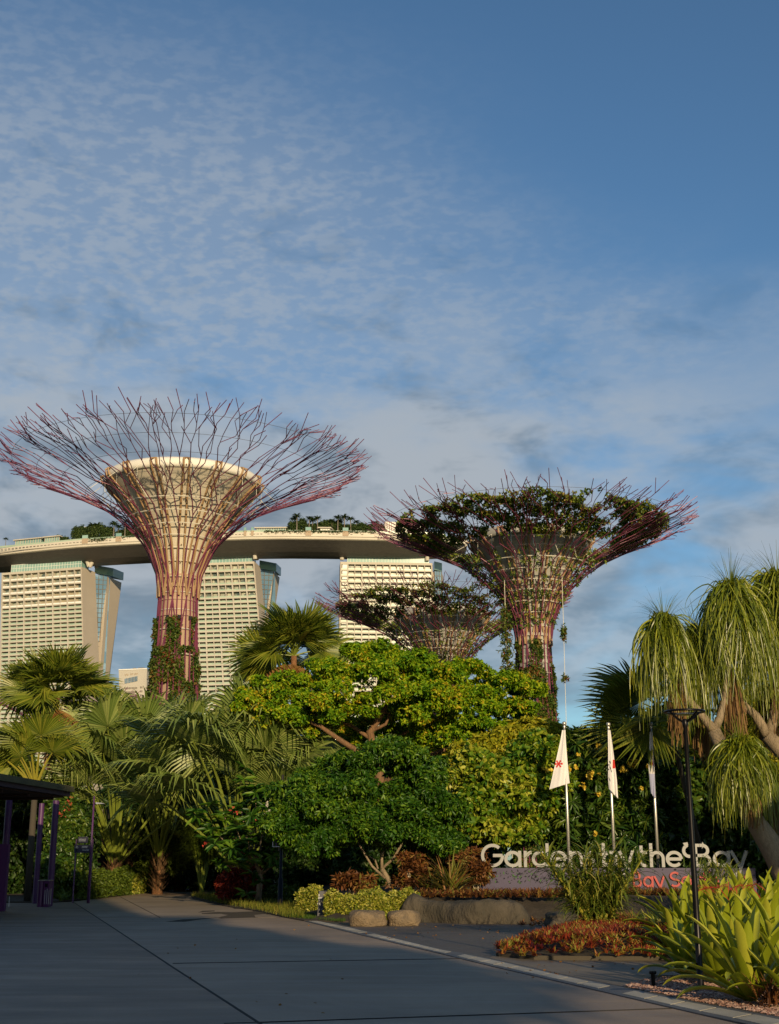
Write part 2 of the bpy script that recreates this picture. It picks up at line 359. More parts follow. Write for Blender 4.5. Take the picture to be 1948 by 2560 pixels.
def tower(label, TL, TR, BL, BR, zt, back, tall, ntall, low, bays, gl_top, gl_bot, rear_top, rear_bot, side='R', glasstop=6.0):
    """TL.. : (x, y, D) of the lit facade's corners; gl_/rear_: (x, D) pixel columns of the glass gap and the rear slab"""
    tl, tr = at(*TL), at(*TR); bl = extrap(tl, at(*BL), 0); br_ = extrap(tr, at(*BR), 0)
    tl.z = tr.z = zt
    base = (bl+br_)/2
    T = thing('hotel_tower', label, 'tower', base, 'hotel towers under the rooftop deck')
    U = (tr-tl).normalized(); Wd = Vector((-U.y, U.x, 0)).normalized()
    if Wd.y < 0: Wd = -Wd
    Wu = (tr-tl).length
    def pt(u, z, w=0.0):       # u metres along facade, w depth from the face
        t = z/zt; a = bl.lerp(tl, t); b = br_.lerp(tr, t); p = a.lerp(b, u/Wu); p.z = z; return p+Wd*w
    zs = [zt-1.2]
    z = zs[0]
    for i in range(ntall): z -= tall; zs.append(z)
    while z > 6: z -= low; zs.append(z)
    rec = 2.4
    m = MB()
    def bar(u0, u1, z0, z1, w0, w1):
        m.hexa([pt(u0, z0, w0), pt(u1, z0, w0), pt(u1, z0, w1), pt(u0, z0, w1)], [pt(u0, z1, w0), pt(u1, z1, w0), pt(u1, z1, w1), pt(u0, z1, w1)])
    us = [b*Wu for b in bays]
    bar(0, Wu, zs[0], zt, 0, rec)
    for z in zs[1:]: bar(0, Wu, z-.42, z+.42, 0, rec)
    zn = zs[ntall]
    for u in us: bar(max(u-.38, 0), min(u+.38, Wu), 0, zt-.1, .06, rec-.02)
    for i in range(len(us)-1):
        if us[i+1]-us[i] > 6: c = (us[i]+us[i+1])/2; bar(c-.2, c+.2, 0, zt-.15, .30, rec-.03)
    m.build('facade_frame', 'concrete_cream', T)
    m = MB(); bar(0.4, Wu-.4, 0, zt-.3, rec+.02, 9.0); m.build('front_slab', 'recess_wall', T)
    # end walls of the front slab
    for s_ in (0, 1):
        m = MB(); u = 0 if s_ == 0 else Wu
        a, b = (u-.5, u) if s_ == 0 else (u, u+.5)
        m.hexa([pt(a, 0, -.05), pt(b, 0, -.05), pt(b, 0, back+6), pt(a, 0, back+6)], [pt(a, zt+.4, -.05), pt(b, zt+.4, -.05), pt(b, zt+.4, back), pt(a, zt+.4, back)])
        m.build('end_wall', 'end_wall_plaster', T)
    m = MB(); bar(0, Wu, zt-.1, zt+.35, .1, back-.2); m.build('roof', 'concrete_cream', T)
    # windows and balustrades
    cells = []
    for r in range(len(zs)-1):
        z1, z0 = zs[r], zs[r+1]; cs = []
        for i in range(len(us)-1):
            if us[i+1]-us[i] > 6: c = (us[i]+us[i+1])/2; cs += [(us[i]+.38, c-.2), (c+.2, us[i+1]-.38)]
            else: cs.append((us[i]+.38, us[i+1]-.38))
        m = MB()
        for (a, b) in cs:
            cells.append((a, b, z0+.42, z1-.42))
            m.hexa([pt(a+.05, z0+.45, .5), pt(b-.05, z0+.45, .5), pt(b-.05, z0+.45, .58), pt(a+.05, z0+.45, .58)],
                   [pt(a+.05, z0+1.45, .5), pt(b-.05, z0+1.45, .5), pt(b-.05, z0+1.45, .58), pt(a+.05, z0+1.45, .58)])
        m.build('balustrade', 'white_paint' if (r < ntall and 'left' in label) else 'balustrade_glass', T)
    def quad(mb, a, b, z0, z1):
        k = R.uniform(.05, .35); zt_ = z1-.1
        mb.hexa([pt(a+.35, z0+.1, rec-.06), pt(b-.35, z0+.1, rec-.06), pt(b-.35, z0+.1, rec), pt(a+.35, z0+.1, rec)],
                [pt(a+.35, zt_, rec-.06), pt(b-.35, zt_, rec-.06), pt(b-.35, zt_, rec), pt(a+.35, zt_, rec)])
    rest = MB()
    for i, (a, b, z0, z1) in enumerate(cells):
        if i < 96: q = MB(); quad(q, a, b, z0, z1); q.build('window', 'window_glass', T)
        else: quad(rest, a, b, z0, z1)
    rest.build('window', 'window_glass', T, kind='stuff')
    # glass atrium and leaning rear slab seen past the end wall
    if side == 'R':
        g0, g1 = at(*gl_top[0]), at(*gl_top[1]); h0, h1 = extrap(g0, at(*gl_bot[0]), 0), extrap(g1, at(*gl_bot[1]), 0)
        g0.z = g1.z = zt-1
        m = MB(); m.hexa([h0, h1, h1+Wd*3, h0+Wd*3], [g0, g1, g1+Wd*3, g0+Wd*3]); m.build('atrium_glazing', 'atrium_glass', T)
        m = MB()
        for k in range(0, 58):
            t = k/58.0; a = h0.lerp(g0, t); b = h1.lerp(g1, t); e = (b-a).normalized()
            m.obox(a-Wd*.25, (b-a), Wd*.25, Vector((0, 0, .28)))
        for f_ in (0.0, .33, .66, .97):
            a = h0.lerp(h1, f_); b = g0.lerp(g1, f_); m.hexa([a-Wd*.3, a+U*.3-Wd*.3, a+U*.3-Wd*.05, a-Wd*.05], [b-Wd*.3, b+U*.3-Wd*.3, b+U*.3-Wd*.05, b-Wd*.05])
        m.build('mullions', 'dark_slot', T)
        r0, r1 = at(*rear_top[0]), at(*rear_top[1]); s0, s1 = extrap(r0, at(*rear_bot[0]), 0), extrap(r1, at(*rear_bot[1]), 0)
        r0.z = zt-1.5; r1.z = zt-1.5; V_ = -U*22
        m = MB(); m.hexa([s0+V_, s0, s1, s1+V_], [r0+V_, r0, r1, r1+V_]); m.build('rear_slab', 'end_wall_plaster', T)
        # glazed lift lobby above the gap
        m = MB(); e0 = g0+Vector((0, 0, 1.2)); e1 = g1.lerp(r1, .35)+Vector((0, 0, 1.2)); e1.z = e0.z
        m.hexa([e0, e1, e1+Wd*14, e0+Wd*14], [e0+Vector((0, 0, 5.5)), e1+Vector((0, 0, 5.5)), e1+Wd*14+Vector((0, 0, 5.5)), e0+Wd*14+Vector((0, 0, 5.5))])
        m.build('roof_lobby', 'pale_green_glass', T)
    # glazed top storey set back under the deck, with posts
    a0, a1 = (5.0 if TL[0] < 100 else 4.0), Wu-(1.5 if side == 'R' else 5)
    zb = zt+.36
    m = MB(); m.hexa([pt(a0, zt, 2.5)+Vector((0, 0, .36)), pt(a1, zt, 2.5)+Vector((0, 0, .36)), pt(a1, zt, 12)+Vector((0, 0, .36)), pt(a0, zt, 12)+Vector((0, 0, .36))],
                     [pt(a0, zt, 2.5)+Vector((0, 0, glasstop)), pt(a1, zt, 2.5)+Vector((0, 0, glasstop)), pt(a1, zt, 12)+Vector((0, 0, glasstop)), pt(a0, zt, 12)+Vector((0, 0, glasstop))])
    m.build('glazed_storey', 'pale_green_glass', T)
    m = MB(); n_ = 26
    for k in range(n_+1):
        p = pt(a0+(a1-a0)*k/n_, zt, 2.42); m.obox(p+Vector((0, 0, .36)), U*.16, Wd*.08, Vector((0, 0, glasstop-.3)))
    for z_ in (glasstop*.55, glasstop):
        p = pt(a0, zt, 2.36); m.obox(p+Vector((0, 0, z_)), U*(a1-a0), Wd*.14, Vector((0, 0, .22)))
    m.build('glazing_bars', 'white_paint', T)
    return T, pt, Wu, U, Wd
b6 = [0, .10, .28, .46, .64, .82, 1.0]
T1, pt1, W1, U1, D1 = tower('cream hotel tower farthest left, with its bare end wall and leaning rear slab', (6, 1429, 826), (203, 1413.5, 808), (2, 1640, 823), (208, 1646, 805),
    184, 17, 4.5, 5, 2.85, b6, [(237, 1427, 826), (271, 1424, 829)], [(236, 1650, 826), (254, 1650, 829)],
    [(271, 1427, 829), (305, 1441, 848)], [(249, 1690, 826), (274, 1690, 842)], 'R', 5.6)
T2, pt2, W2, U2, D2 = tower('cream hotel tower between the two tallest steel tree structures, blue glass on its right edge', (400, 1404, 801), (634, 1396.5, 792), (398, 1600, 799), (650, 1579, 787),
    184, 16, 4.4, 5, 3.05, [0, .035, .18, .325, .47, .615, .76, .905, 1.0], [(649, 1405, 812), (686, 1407, 815)], [(658, 1560, 812), (669, 1560, 814)],
    [(686, 1410, 815), (700, 1421, 832)], [(669, 1540, 813), (683, 1540, 829)], 'R', 5.6)
T3, pt3, W3, U3, D3 = tower('cream hotel tower on the right, half hidden by the smallest planted steel tree', (853, 1400, 793), (1079, 1403, 797), (850, 1585, 791), (1086, 1585, 794),
    184, 16, 3.9, 8, 3.3, [0, .075, .23, .385, .54, .69, .845, 1.0], [(1086, 1424, 815), (1104, 1424, 816)], [(1092, 1600, 815), (1101, 1600, 816)],
    [(1104, 1424, 816), (1108, 1426, 829)], [(1102, 1600, 816), (1105, 1600, 829)], 'R', 6.4)
# white blank panels down the left bay of the right-hand tower
m = MB()
for k in range(46):
    z1 = 184-1.2-k*3.62; z0 = z1-2.6
    if z0 < 3: break
    m.hexa([pt3(.9, z0, .55), pt3(W3*.072, z0, .55), pt3(W3*.072, z0, .8), pt3(.9, z0, .8)], [pt3(.9, z1, .55), pt3(W3*.072, z1, .55), pt3(W3*.072, z1, .8), pt3(.9, z1, .8)])
m.build('blank_panel', 'white_paint', T3)
# struts between tower roofs and deck
def strut(T, px_, y0, x1, y1, D):
    m = MB(); a = at(px_, y0, D); b = at(x1, y1, D); m.tube([a, b], [1.35, 1.35], 8); m.build('strut', 'concrete_cream', T, smooth=False)
for T, L_ in ((T1, [(223, 1417, 215, 1393, 812), (224, 1418, 231, 1404, 812), (241, 1420, 243, 1410, 825)]),
              (T2, [(638, 1398, 635.5, 1373, 792), (642, 1400, 642, 1386, 800)]),
              (T3, [(855, 1400, 855, 1372, 795), (903, 1386, 903, 1375, 800), (971, 1386, 971, 1375, 800), (1037, 1386, 1037, 1378, 800), (1068, 1402, 1068, 1385, 798)])):
    for s in L_: strut(T, *s)
def deck():
    K = thing('rooftop_deck', 'long boat-shaped deck lying across the three hotel towers', 'rooftop deck', at(600, 1329, 784))
    xs = [-230, -150, -90, -40, 0, 60, 130, 197, 270, 343, 430, 520, 620, 720, 820, 920, 1000, 1060, 1110, 1150, 1178]
    ys = [1398, 1388, 1380, 1374, 1369, 1363, 1356.5, 1350.5, 1346, 1342, 1337, 1333, 1330, 1329, 1330, 1331.5, 1333, 1334.5, 1336, 1337, 1338]
    F_, Bk, hb = [], [], []
    zt = 199.5
    for i, (x, y) in enumerate(zip(xs, ys)):
        b = -(y-CY)/FPX; Yd = CP-b*SP; Zd = SP+b*CP; D = (zt-EYE)/Zd*Yd
        F_.append(at(x, y, D))
    n = len(xs)
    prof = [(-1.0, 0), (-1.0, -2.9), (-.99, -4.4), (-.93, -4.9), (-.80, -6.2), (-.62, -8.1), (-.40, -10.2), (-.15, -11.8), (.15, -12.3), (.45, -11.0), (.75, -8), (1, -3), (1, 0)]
    V = []; fr = []
    for i in range(n):
        t = (F_[min(i+1, n-1)]-F_[max(i-1, 0)]).normalized(); w = Vector((-t.y, t.x, 0)); w = w if w.y > 0 else -w
        hw = 19.0; dep = 1.0
        if i < 6: k = [0.25, .5, .68, .82, .92, .97][i]; hw *= k; dep = [.3, .6, .78, .9, .96, 1][i]
        if i > n-6: k = [.97, .9, .78, .6, .35][i-(n-5)]; hw *= k; dep = [1, .95, .85, .7, .5][i-(n-5)]
        c = F_[i]+w*19; c.z = zt; fr.append((F_[i], t, w, c, hw))
        for (a, z) in prof: V.append(c+w*a*hw+Vector((0, 0, z if z > -3 else -2.9+(z+2.9)*dep)))
    m_ = len(prof); F = []; I = []
    for i in range(n-1):
        for k in range(m_-1):
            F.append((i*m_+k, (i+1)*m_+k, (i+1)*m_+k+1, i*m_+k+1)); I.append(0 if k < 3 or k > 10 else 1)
        F.append((i*m_+m_-1, (i+1)*m_+m_-1, (i+1)*m_, i*m_)); I.append(0)
    F.append(tuple(range(m_))); I.append(0); F.append(tuple(reversed([(n-1)*m_+k for k in range(m_)]))); I.append(0)
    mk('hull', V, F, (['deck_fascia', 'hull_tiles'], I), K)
    def dp(x, back=1.0, up=0.0):
        for i in range(n-1):
            if xs[i] <= x <= xs[i+1]: break
        f = (x-xs[i])/(xs[i+1]-xs[i]); p = F_[i].lerp(F_[i+1], f)+fr[i][2]*back; p.z = zt+up; return p
    # ribs and recessed slots along the fascia
    m = MB()
    for x in list(range(-60, 1060, 9)):
        if R.rand() < .45 or x < 240: p = dp(x, -.06, -1.6); m.obox(p, dp(x+5.5, -.06, -1.6)-p, fr[8][2]*.1, Vector((0, 0, .45)))
    m.build('fascia_slot', 'dark_slot', K)
    m = MB()
    for i in range(len(xs)-1):
        if xs[i] < -100 or xs[i+1] > 1120: continue
        a = dp(xs[i], -.4, -3.1); b = dp(xs[i+1]-.01, -.4, -3.1); m.obox(a, b-a, fr[i][2]*.5, Vector((0, 0, .4)))
    m.build('fascia_ledge', 'concrete_cream', K)
    for x in (206, 290, 764, 857, 610, 628, 500):
        m = MB(); w_ = 14 if x not in (610, 628) else 6; p = dp(x, -.35, -2.4); q = dp(x+w_, -.35, -2.4)
        m.obox(p, q-p, fr[8][2]*4, Vector((0, 0, 3.2))); m.build('lookout_pod', 'tan_panel', K)
        m = MB(); m.obox(p+Vector((0, 0, 3.25)), q-p, fr[8][2]*.3, Vector((0, 0, 2.1))); m.build('pod_glass', 'pale_green_glass', K)
    m = MB()
    for i in range(len(xs)-1):
        if xs[i] < -100 or xs[i+1] > 1120: continue
        a = dp(xs[i], 1.0, 0); b = dp(xs[i+1]-.01, 1.0, 0); m.obox(a, b-a, fr[i][2]*.15, Vector((0, 0, 1.3)))
    m.build('parapet', 'balustrade_glass', K)
    # restaurants and plant rooms standing on the deck
    def pav(x0, x1, h, back, dep, label, mt, roof=True, over=1.2):
        a = dp(x0, back); b = dp(x1, back); w = fr[8][2]
        P = thing('rooftop_pavilion', label, 'pavilion', a)
        m = MB(); m.obox(a, b-a, w*dep, Vector((0, 0, h))); m.build('walls', mt, P)
        m = MB(); nb = max(3, int((x1-x0)/6))
        for k in range(nb+1): m.obox(a+(b-a)*(k/nb)-w*.3, (b-a).normalized()*.5, w*.28, Vector((0, 0, h)))
        m.build('posts', 'concrete_cream', P)
        if roof:
            u = (b-a).normalized(); m = MB(); m.obox(a-u*over-w*over+Vector((0, 0, h+.02)), (b-a)+u*2*over, w*(dep+2*over), Vector((0, 0, .7))); m.build('roof', 'concrete_cream', P)
    pav(636, 708, 4.2, 8, 14, 'low flat-roofed pavilion on the deck between the left steel tree and the palms', 'pale_green_glass')
    pav(28, 92, 4.6, 4, 8, 'row of small glass cabins on the far left of the deck', 'pale_green_glass')
    pav(100, 136, 5.0, 5, 10, 'brown-roofed glass cabin on the deck left of the bushes', 'pale_green_glass')
    pav(147, 172, 14.0, 18, 10, 'plain cream plant room rising behind the deck bushes', 'white_paint', roof=False)
    pav(965, 1062, 11.0, 14, 12, 'tall white plant room on the deck behind the right steel tree', 'white_paint', roof=False)
    pav(800, 824, 3.0, 3, 4, 'small white kiosk below the deck palms', 'white_paint')
    return dp
DP = deck()
leafmat('far_leaves', [(0, (0.020, 0.045, 0.012)), (.6, (0.05, 0.09, 0.02)), (1, (0.10, 0.13, 0.03))], .25, .6)
mat('bark_grey', (0.22, 0.19, 0.15), 0.9, (0.14, 0.12, 0.09), scale=6, bump=0.5)
def deck_palm_proto():
    r = thing('palm_tree', 'x', 'palm', (0, 0, 0)); m = MB(); m.tube([(0, 0, 0), (.1, 0, 3), (0, 0, 6.6)], [.32, .22, .18], 6); m.build('trunk', 'bark_grey', r)
    n = 60; V, F = straps(np.tile([[0, 0, 6.6]], (n, 1)), R.uniform(0, 2*pi, n), R.uniform(.1, 1.3, n), R.uniform(2.0, 2.9, n), R.uniform(1.0, 2.0, n), .45, 4, 'blade')
    mk('crown', V, F, 'far_leaves', r); return r
pp = deck_palm_proto()
first = True
lab_p = ['slender palm standing alone left of the deck pavilion row', ]
GP = 'palms planted along the rooftop deck'
for i, (x, s, bk) in enumerate([(740, 1.25, 5), (733, 1.15, 9), (772, 1.1, 5), (779, 1.05, 8), (792, 1.12, 5), (845, 1.18, 5), (850, 1.05, 9), (861, 1.22, 5), (877, 1.12, 6), (830, 1.0, 8),
                                (213, 1.25, 8), (222, 1.3, 10), (270, 1.25, 7), (278, 1.1, 10), (300, 1.1, 7), (320, 1.05, 9), (6, .7, 3), (892, 1.0, 9), (255, 1.0, 11), (237, 1.1, 12)]):
    p = DP(x, bk, 0)
    o = pp if i == 0 else copy_tree(pp)
    o.location = p; o.rotation_euler = (0, 0, i*1.7); o.scale = (s*1.35, s*1.35, s*1.3); o['group'] = GP; LOC[o.name] = p
    o['label'] = ('slender palm on the hotel deck between the two tall steel trees' if x > 500 else 'slender palm on the deck just left of the tallest steel tree' if x > 100 else 'short palm at the far left end of the deck')
def clumps(blobs, k, f, rs=0.5):
    out = []
    for b in blobs:
        d = unit(R.normal(size=(k, 3))+np.array([0, -.25, .35])); m_ = f*(b[3]*b[4]*b[5])**(1/3)
        for q in d: s_ = m_*R.uniform(.7, 1.25); out.append((b[0]+q[0]*b[3]*.85, b[1]+q[1]*b[4]*.85, b[2]+q[2]*b[5]*.85, s_*1.25, s_*1.1, s_*.72))
    return out
def blobtree(name, label, cat, base, blobs, n, leaf, m, group=None, trunk=None, k=6, W=.5, spread=1.1, droop=.25, tm='bark_grey', lo=.72, up=.25, lump=.22, down=0.0, dens_inner=0.25, fold=.12, clump=None):
    big_ = blobs
    if clump: blobs = clumps(blobs, *clump)
    T = thing(name, label, cat, base, group)
    P, D = shell(blobs, int(n*(1-dens_inner)), lo=lo, up=up, lump=lump); P2, D2 = shell(big_, int(n*dens_inner), lo=.3, hi=.8)
    P = np.concatenate([P, P2]); D = np.concatenate([D, D2]); D = D+R.normal(0, .35, D.shape); D[:, 2] -= down
    V, F = whorls(P, D, k, leaf, leaf*W, spread, droop, fold=fold); mk('crown', V, F, m, T)
    if trunk:
        mb = MB()
        for pts, rad in trunk: mb.tube(pts, rad, 9)
        mb.build('trunk', tm, T, smooth=True)
    return T
for (x0, x1, h, bk, lab) in [(165, 262, 9.5, 9, 'wide dark bushes massed on the deck behind the palms at left'), (118, 150, 5, 9, 'low dark bush on the deck left of the bigger bushes'),
                        (722, 760, 8, 9, 'bushy tree at the left end of the deck palms'), (766, 806, 7, 10, 'second bushy tree from the left among the deck palms'), (806, 850, 8.5, 10, 'middle bushy tree behind the deck palms'),
                        (850, 893, 7, 9, 'bushy tree at the right end of the deck palms'), (898, 960, 7.5, 10, 'dark bushes on the deck beside the right steel tree'), (275, 340, 7, 12, 'dark bushes on the deck behind the tallest steel tree'), (30, 60, 4.5, 11, 'small bush above the deck cabins')]:
    h *= 1.3; nb = max(2, int((x1-x0)/12)); bl = []
    for k in range(nb):
        p = DP(x0+(x1-x0)*(k+.5)/nb, bk, 0); hh = h*R.uniform(.75, 1.05); bl.append((p.x, p.y, p.z+hh*.5, 3.4, 3.0, hh*.5))
    p0 = DP((x0+x1)/2, bk, 0)
    blobtree('deck_bush', lab, 'bush', p0, bl, 420*nb, .95, 'far_leaves', 'bushes planted along the rooftop deck', None, k=4)
T_ = thing('hanging_hedge', 'green planting spilling over the deck edge under the palms', 'hedge', DP(720, 0.5, 0))
P = np.array([DP(x, R.uniform(-.3, 1.6), R.uniform(-.6, .9)+(-1.5*R.rand() if 222 < x < 262 else 0)) for x in np.concatenate([R.uniform(222, 262, 300), R.uniform(660, 940, 1100), R.uniform(262, 350, 120)])])
V, F = whorls(P, np.tile([[0, -.5, .6]], (len(P), 1)), 4, .7, .35, 1.1, .3); mk('foliage', V, F, 'far_leaves', T_)
# ------------------------------------------------------------------ pale office block between tower and steel tree
def office():
    D = 620; a = at(297, 1676, D); b = at(368, 1667, D-4); zt = a.z
    O = thing('office_block', 'pale plain office block low between the left tower and the tallest steel tree', 'office block', Vector((a.x, a.y, 0)))
    b.z = zt; u = b-a; w = Vector((0, 26, 0)); bl = extrap(a, at(299, 1760, D), 0); br_ = extrap(b, at(366, 1760, D-4), 0)
    m = MB(); m.hexa([bl, br_, br_+w, bl+w], [a, b, b+w, a+w]); m.build('walls', 'concrete_cream', O)
    def P(f, z, off=-.25): t = z/zt; p = bl.lerp(a, t).lerp(br_.lerp(b, t), f); p.z = z; return p+Vector((0, off, 0))
    def win(f0, f1, z0, z1, name='window', mt='atrium_glass'):
        m = MB(); m.hexa([P(f0, z0), P(f1, z0), P(f1, z0, .1), P(f0, z0, .1)], [P(f0, z1), P(f1, z1), P(f1, z1, .1), P(f0, z1, .1)]); m.build(name, mt, O)
    for k in range(9): win(.21+k*.0525, .21+k*.0525+.036, zt-5.6-(.02*(8-k)*6), zt-3.2-(.02*(8-k)*6))
    for r in range(7):
        for k in range(9): win(.21+k*.0525, .21+k*.0525+.026, zt-9.2-r*1.9, zt-8.4-r*1.9, mt='dark_slot')
        for k in range(2): win(.77+k*.05, .795+k*.05, zt-9.0-r*1.9, zt-8.2-r*1.9, mt='dark_slot')
    m = MB(); rr = random.Random(3)                                 # faint raised lettering, too small to read
    for k in range(17):
        if k in (5, 6, 11): continue
        f0 = .215+k*.028; z0 = zt-2.7+k*.02
        m.hexa([P(f0, z0, -.2), P(f0+.004, z0, -.2), P(f0+.004, z0, .1), P(f0, z0, .1)], [P(f0, z0+.8, -.2), P(f0+.004, z0+.8, -.2), P(f0+.004, z0+.8, .1), P(f0, z0+.8, .1)])
        zz = z0+rr.choice([0, .38, .68]); m.hexa([P(f0+.004, zz, -.2), P(f0+.02, zz, -.2), P(f0+.02, zz, .1), P(f0+.004, zz, .1)], [P(f0+.004, zz+.14, -.2), P(f0+.02, zz+.14, -.2), P(f0+.02, zz+.14, .1), P(f0+.004, zz+.14, .1)])
    m.build('lettering', 'tan_panel', O)
    m = MB()
    for f in (.52, .7, .76, .82): p = P(f, zt, 3); m.tube([p, p+Vector((0, 0, 1.1))], .08, 5); m.box((p.x-.7, p.y-.5, p.z+.9), (p.x+.7, p.y+.5, p.z+1.3))
    m.build('roof_plant', 'dark_slot', O)
    m = MB(); m.obox(a+Vector((0, -.3, .01)), u, Vector((0, 1, 0)), Vector((0, 0, .5))); m.build('parapet', 'white_paint', O)
office()
# ------------------------------------------------------------------ steel tree structures
mat('purple_steel', (0.20, 0.045, 0.085), 0.42, (0.15, 0.035, 0.075), scale=0.5, metal=0.1)
mat('cone_white', (0.62, 0.56, 0.45), 0.75, (0.52, 0.47, 0.38), scale=0.5)
mat('rim_white', (0.74, 0.70, 0.62), 0.6)
mat('rib_tan', (0.38, 0.24, 0.12), 0.6, (0.32, 0.20, 0.10), scale=0.6)
mat('core_tan', (0.42, 0.29, 0.20), 0.8, (0.37, 0.26, 0.18), scale=0.3)
mat('core_grey', (0.40, 0.39, 0.35), 0.8, (0.33, 0.32, 0.29), scale=0.3)
mat('cable_white', (0.66, 0.62, 0.52), 0.5)
mat('cable_grey', (0.20, 0.20, 0.22), 0.5)
mat('black_metal', (0.012, 0.011, 0.012), 0.35, metal=0.6)
leafmat('vine_leaves', [(0, (0.035, 0.075, 0.012)), (.45, (0.085, 0.14, 0.018)), (.75, (0.16, 0.18, 0.03)), (.93, (0.22, 0.13, 0.03)), (1, (0.24, 0.07, 0.03))], .3, .5, big=.5)
leafmat('canopy_vines', [(0, (0.04, 0.085, 0.010)), (.5, (0.10, 0.155, 0.016)), (.85, (0.22, 0.26, 0.03)), (1, (0.28, 0.22, 0.04))], .22, .5, big=.4)
PROF = [(1, 0), (.867, .062), (.635, .155), (.39, .275), (.207, .445), (.148, .545), (.108, .66), (.098, .79), (.115, 1.1), (.13, 1.5), (.15, 2.1)]
CONE = [(.40, .100), (.414, .120), (.405, .150), (.33, .225), (.276, .29), (.20, .40), (.150, .50), (.118, .585), (.098, .64)]
PZ = np.array([p[1] for p in PROF]); PR = np.array([p[0] for p in PROF])
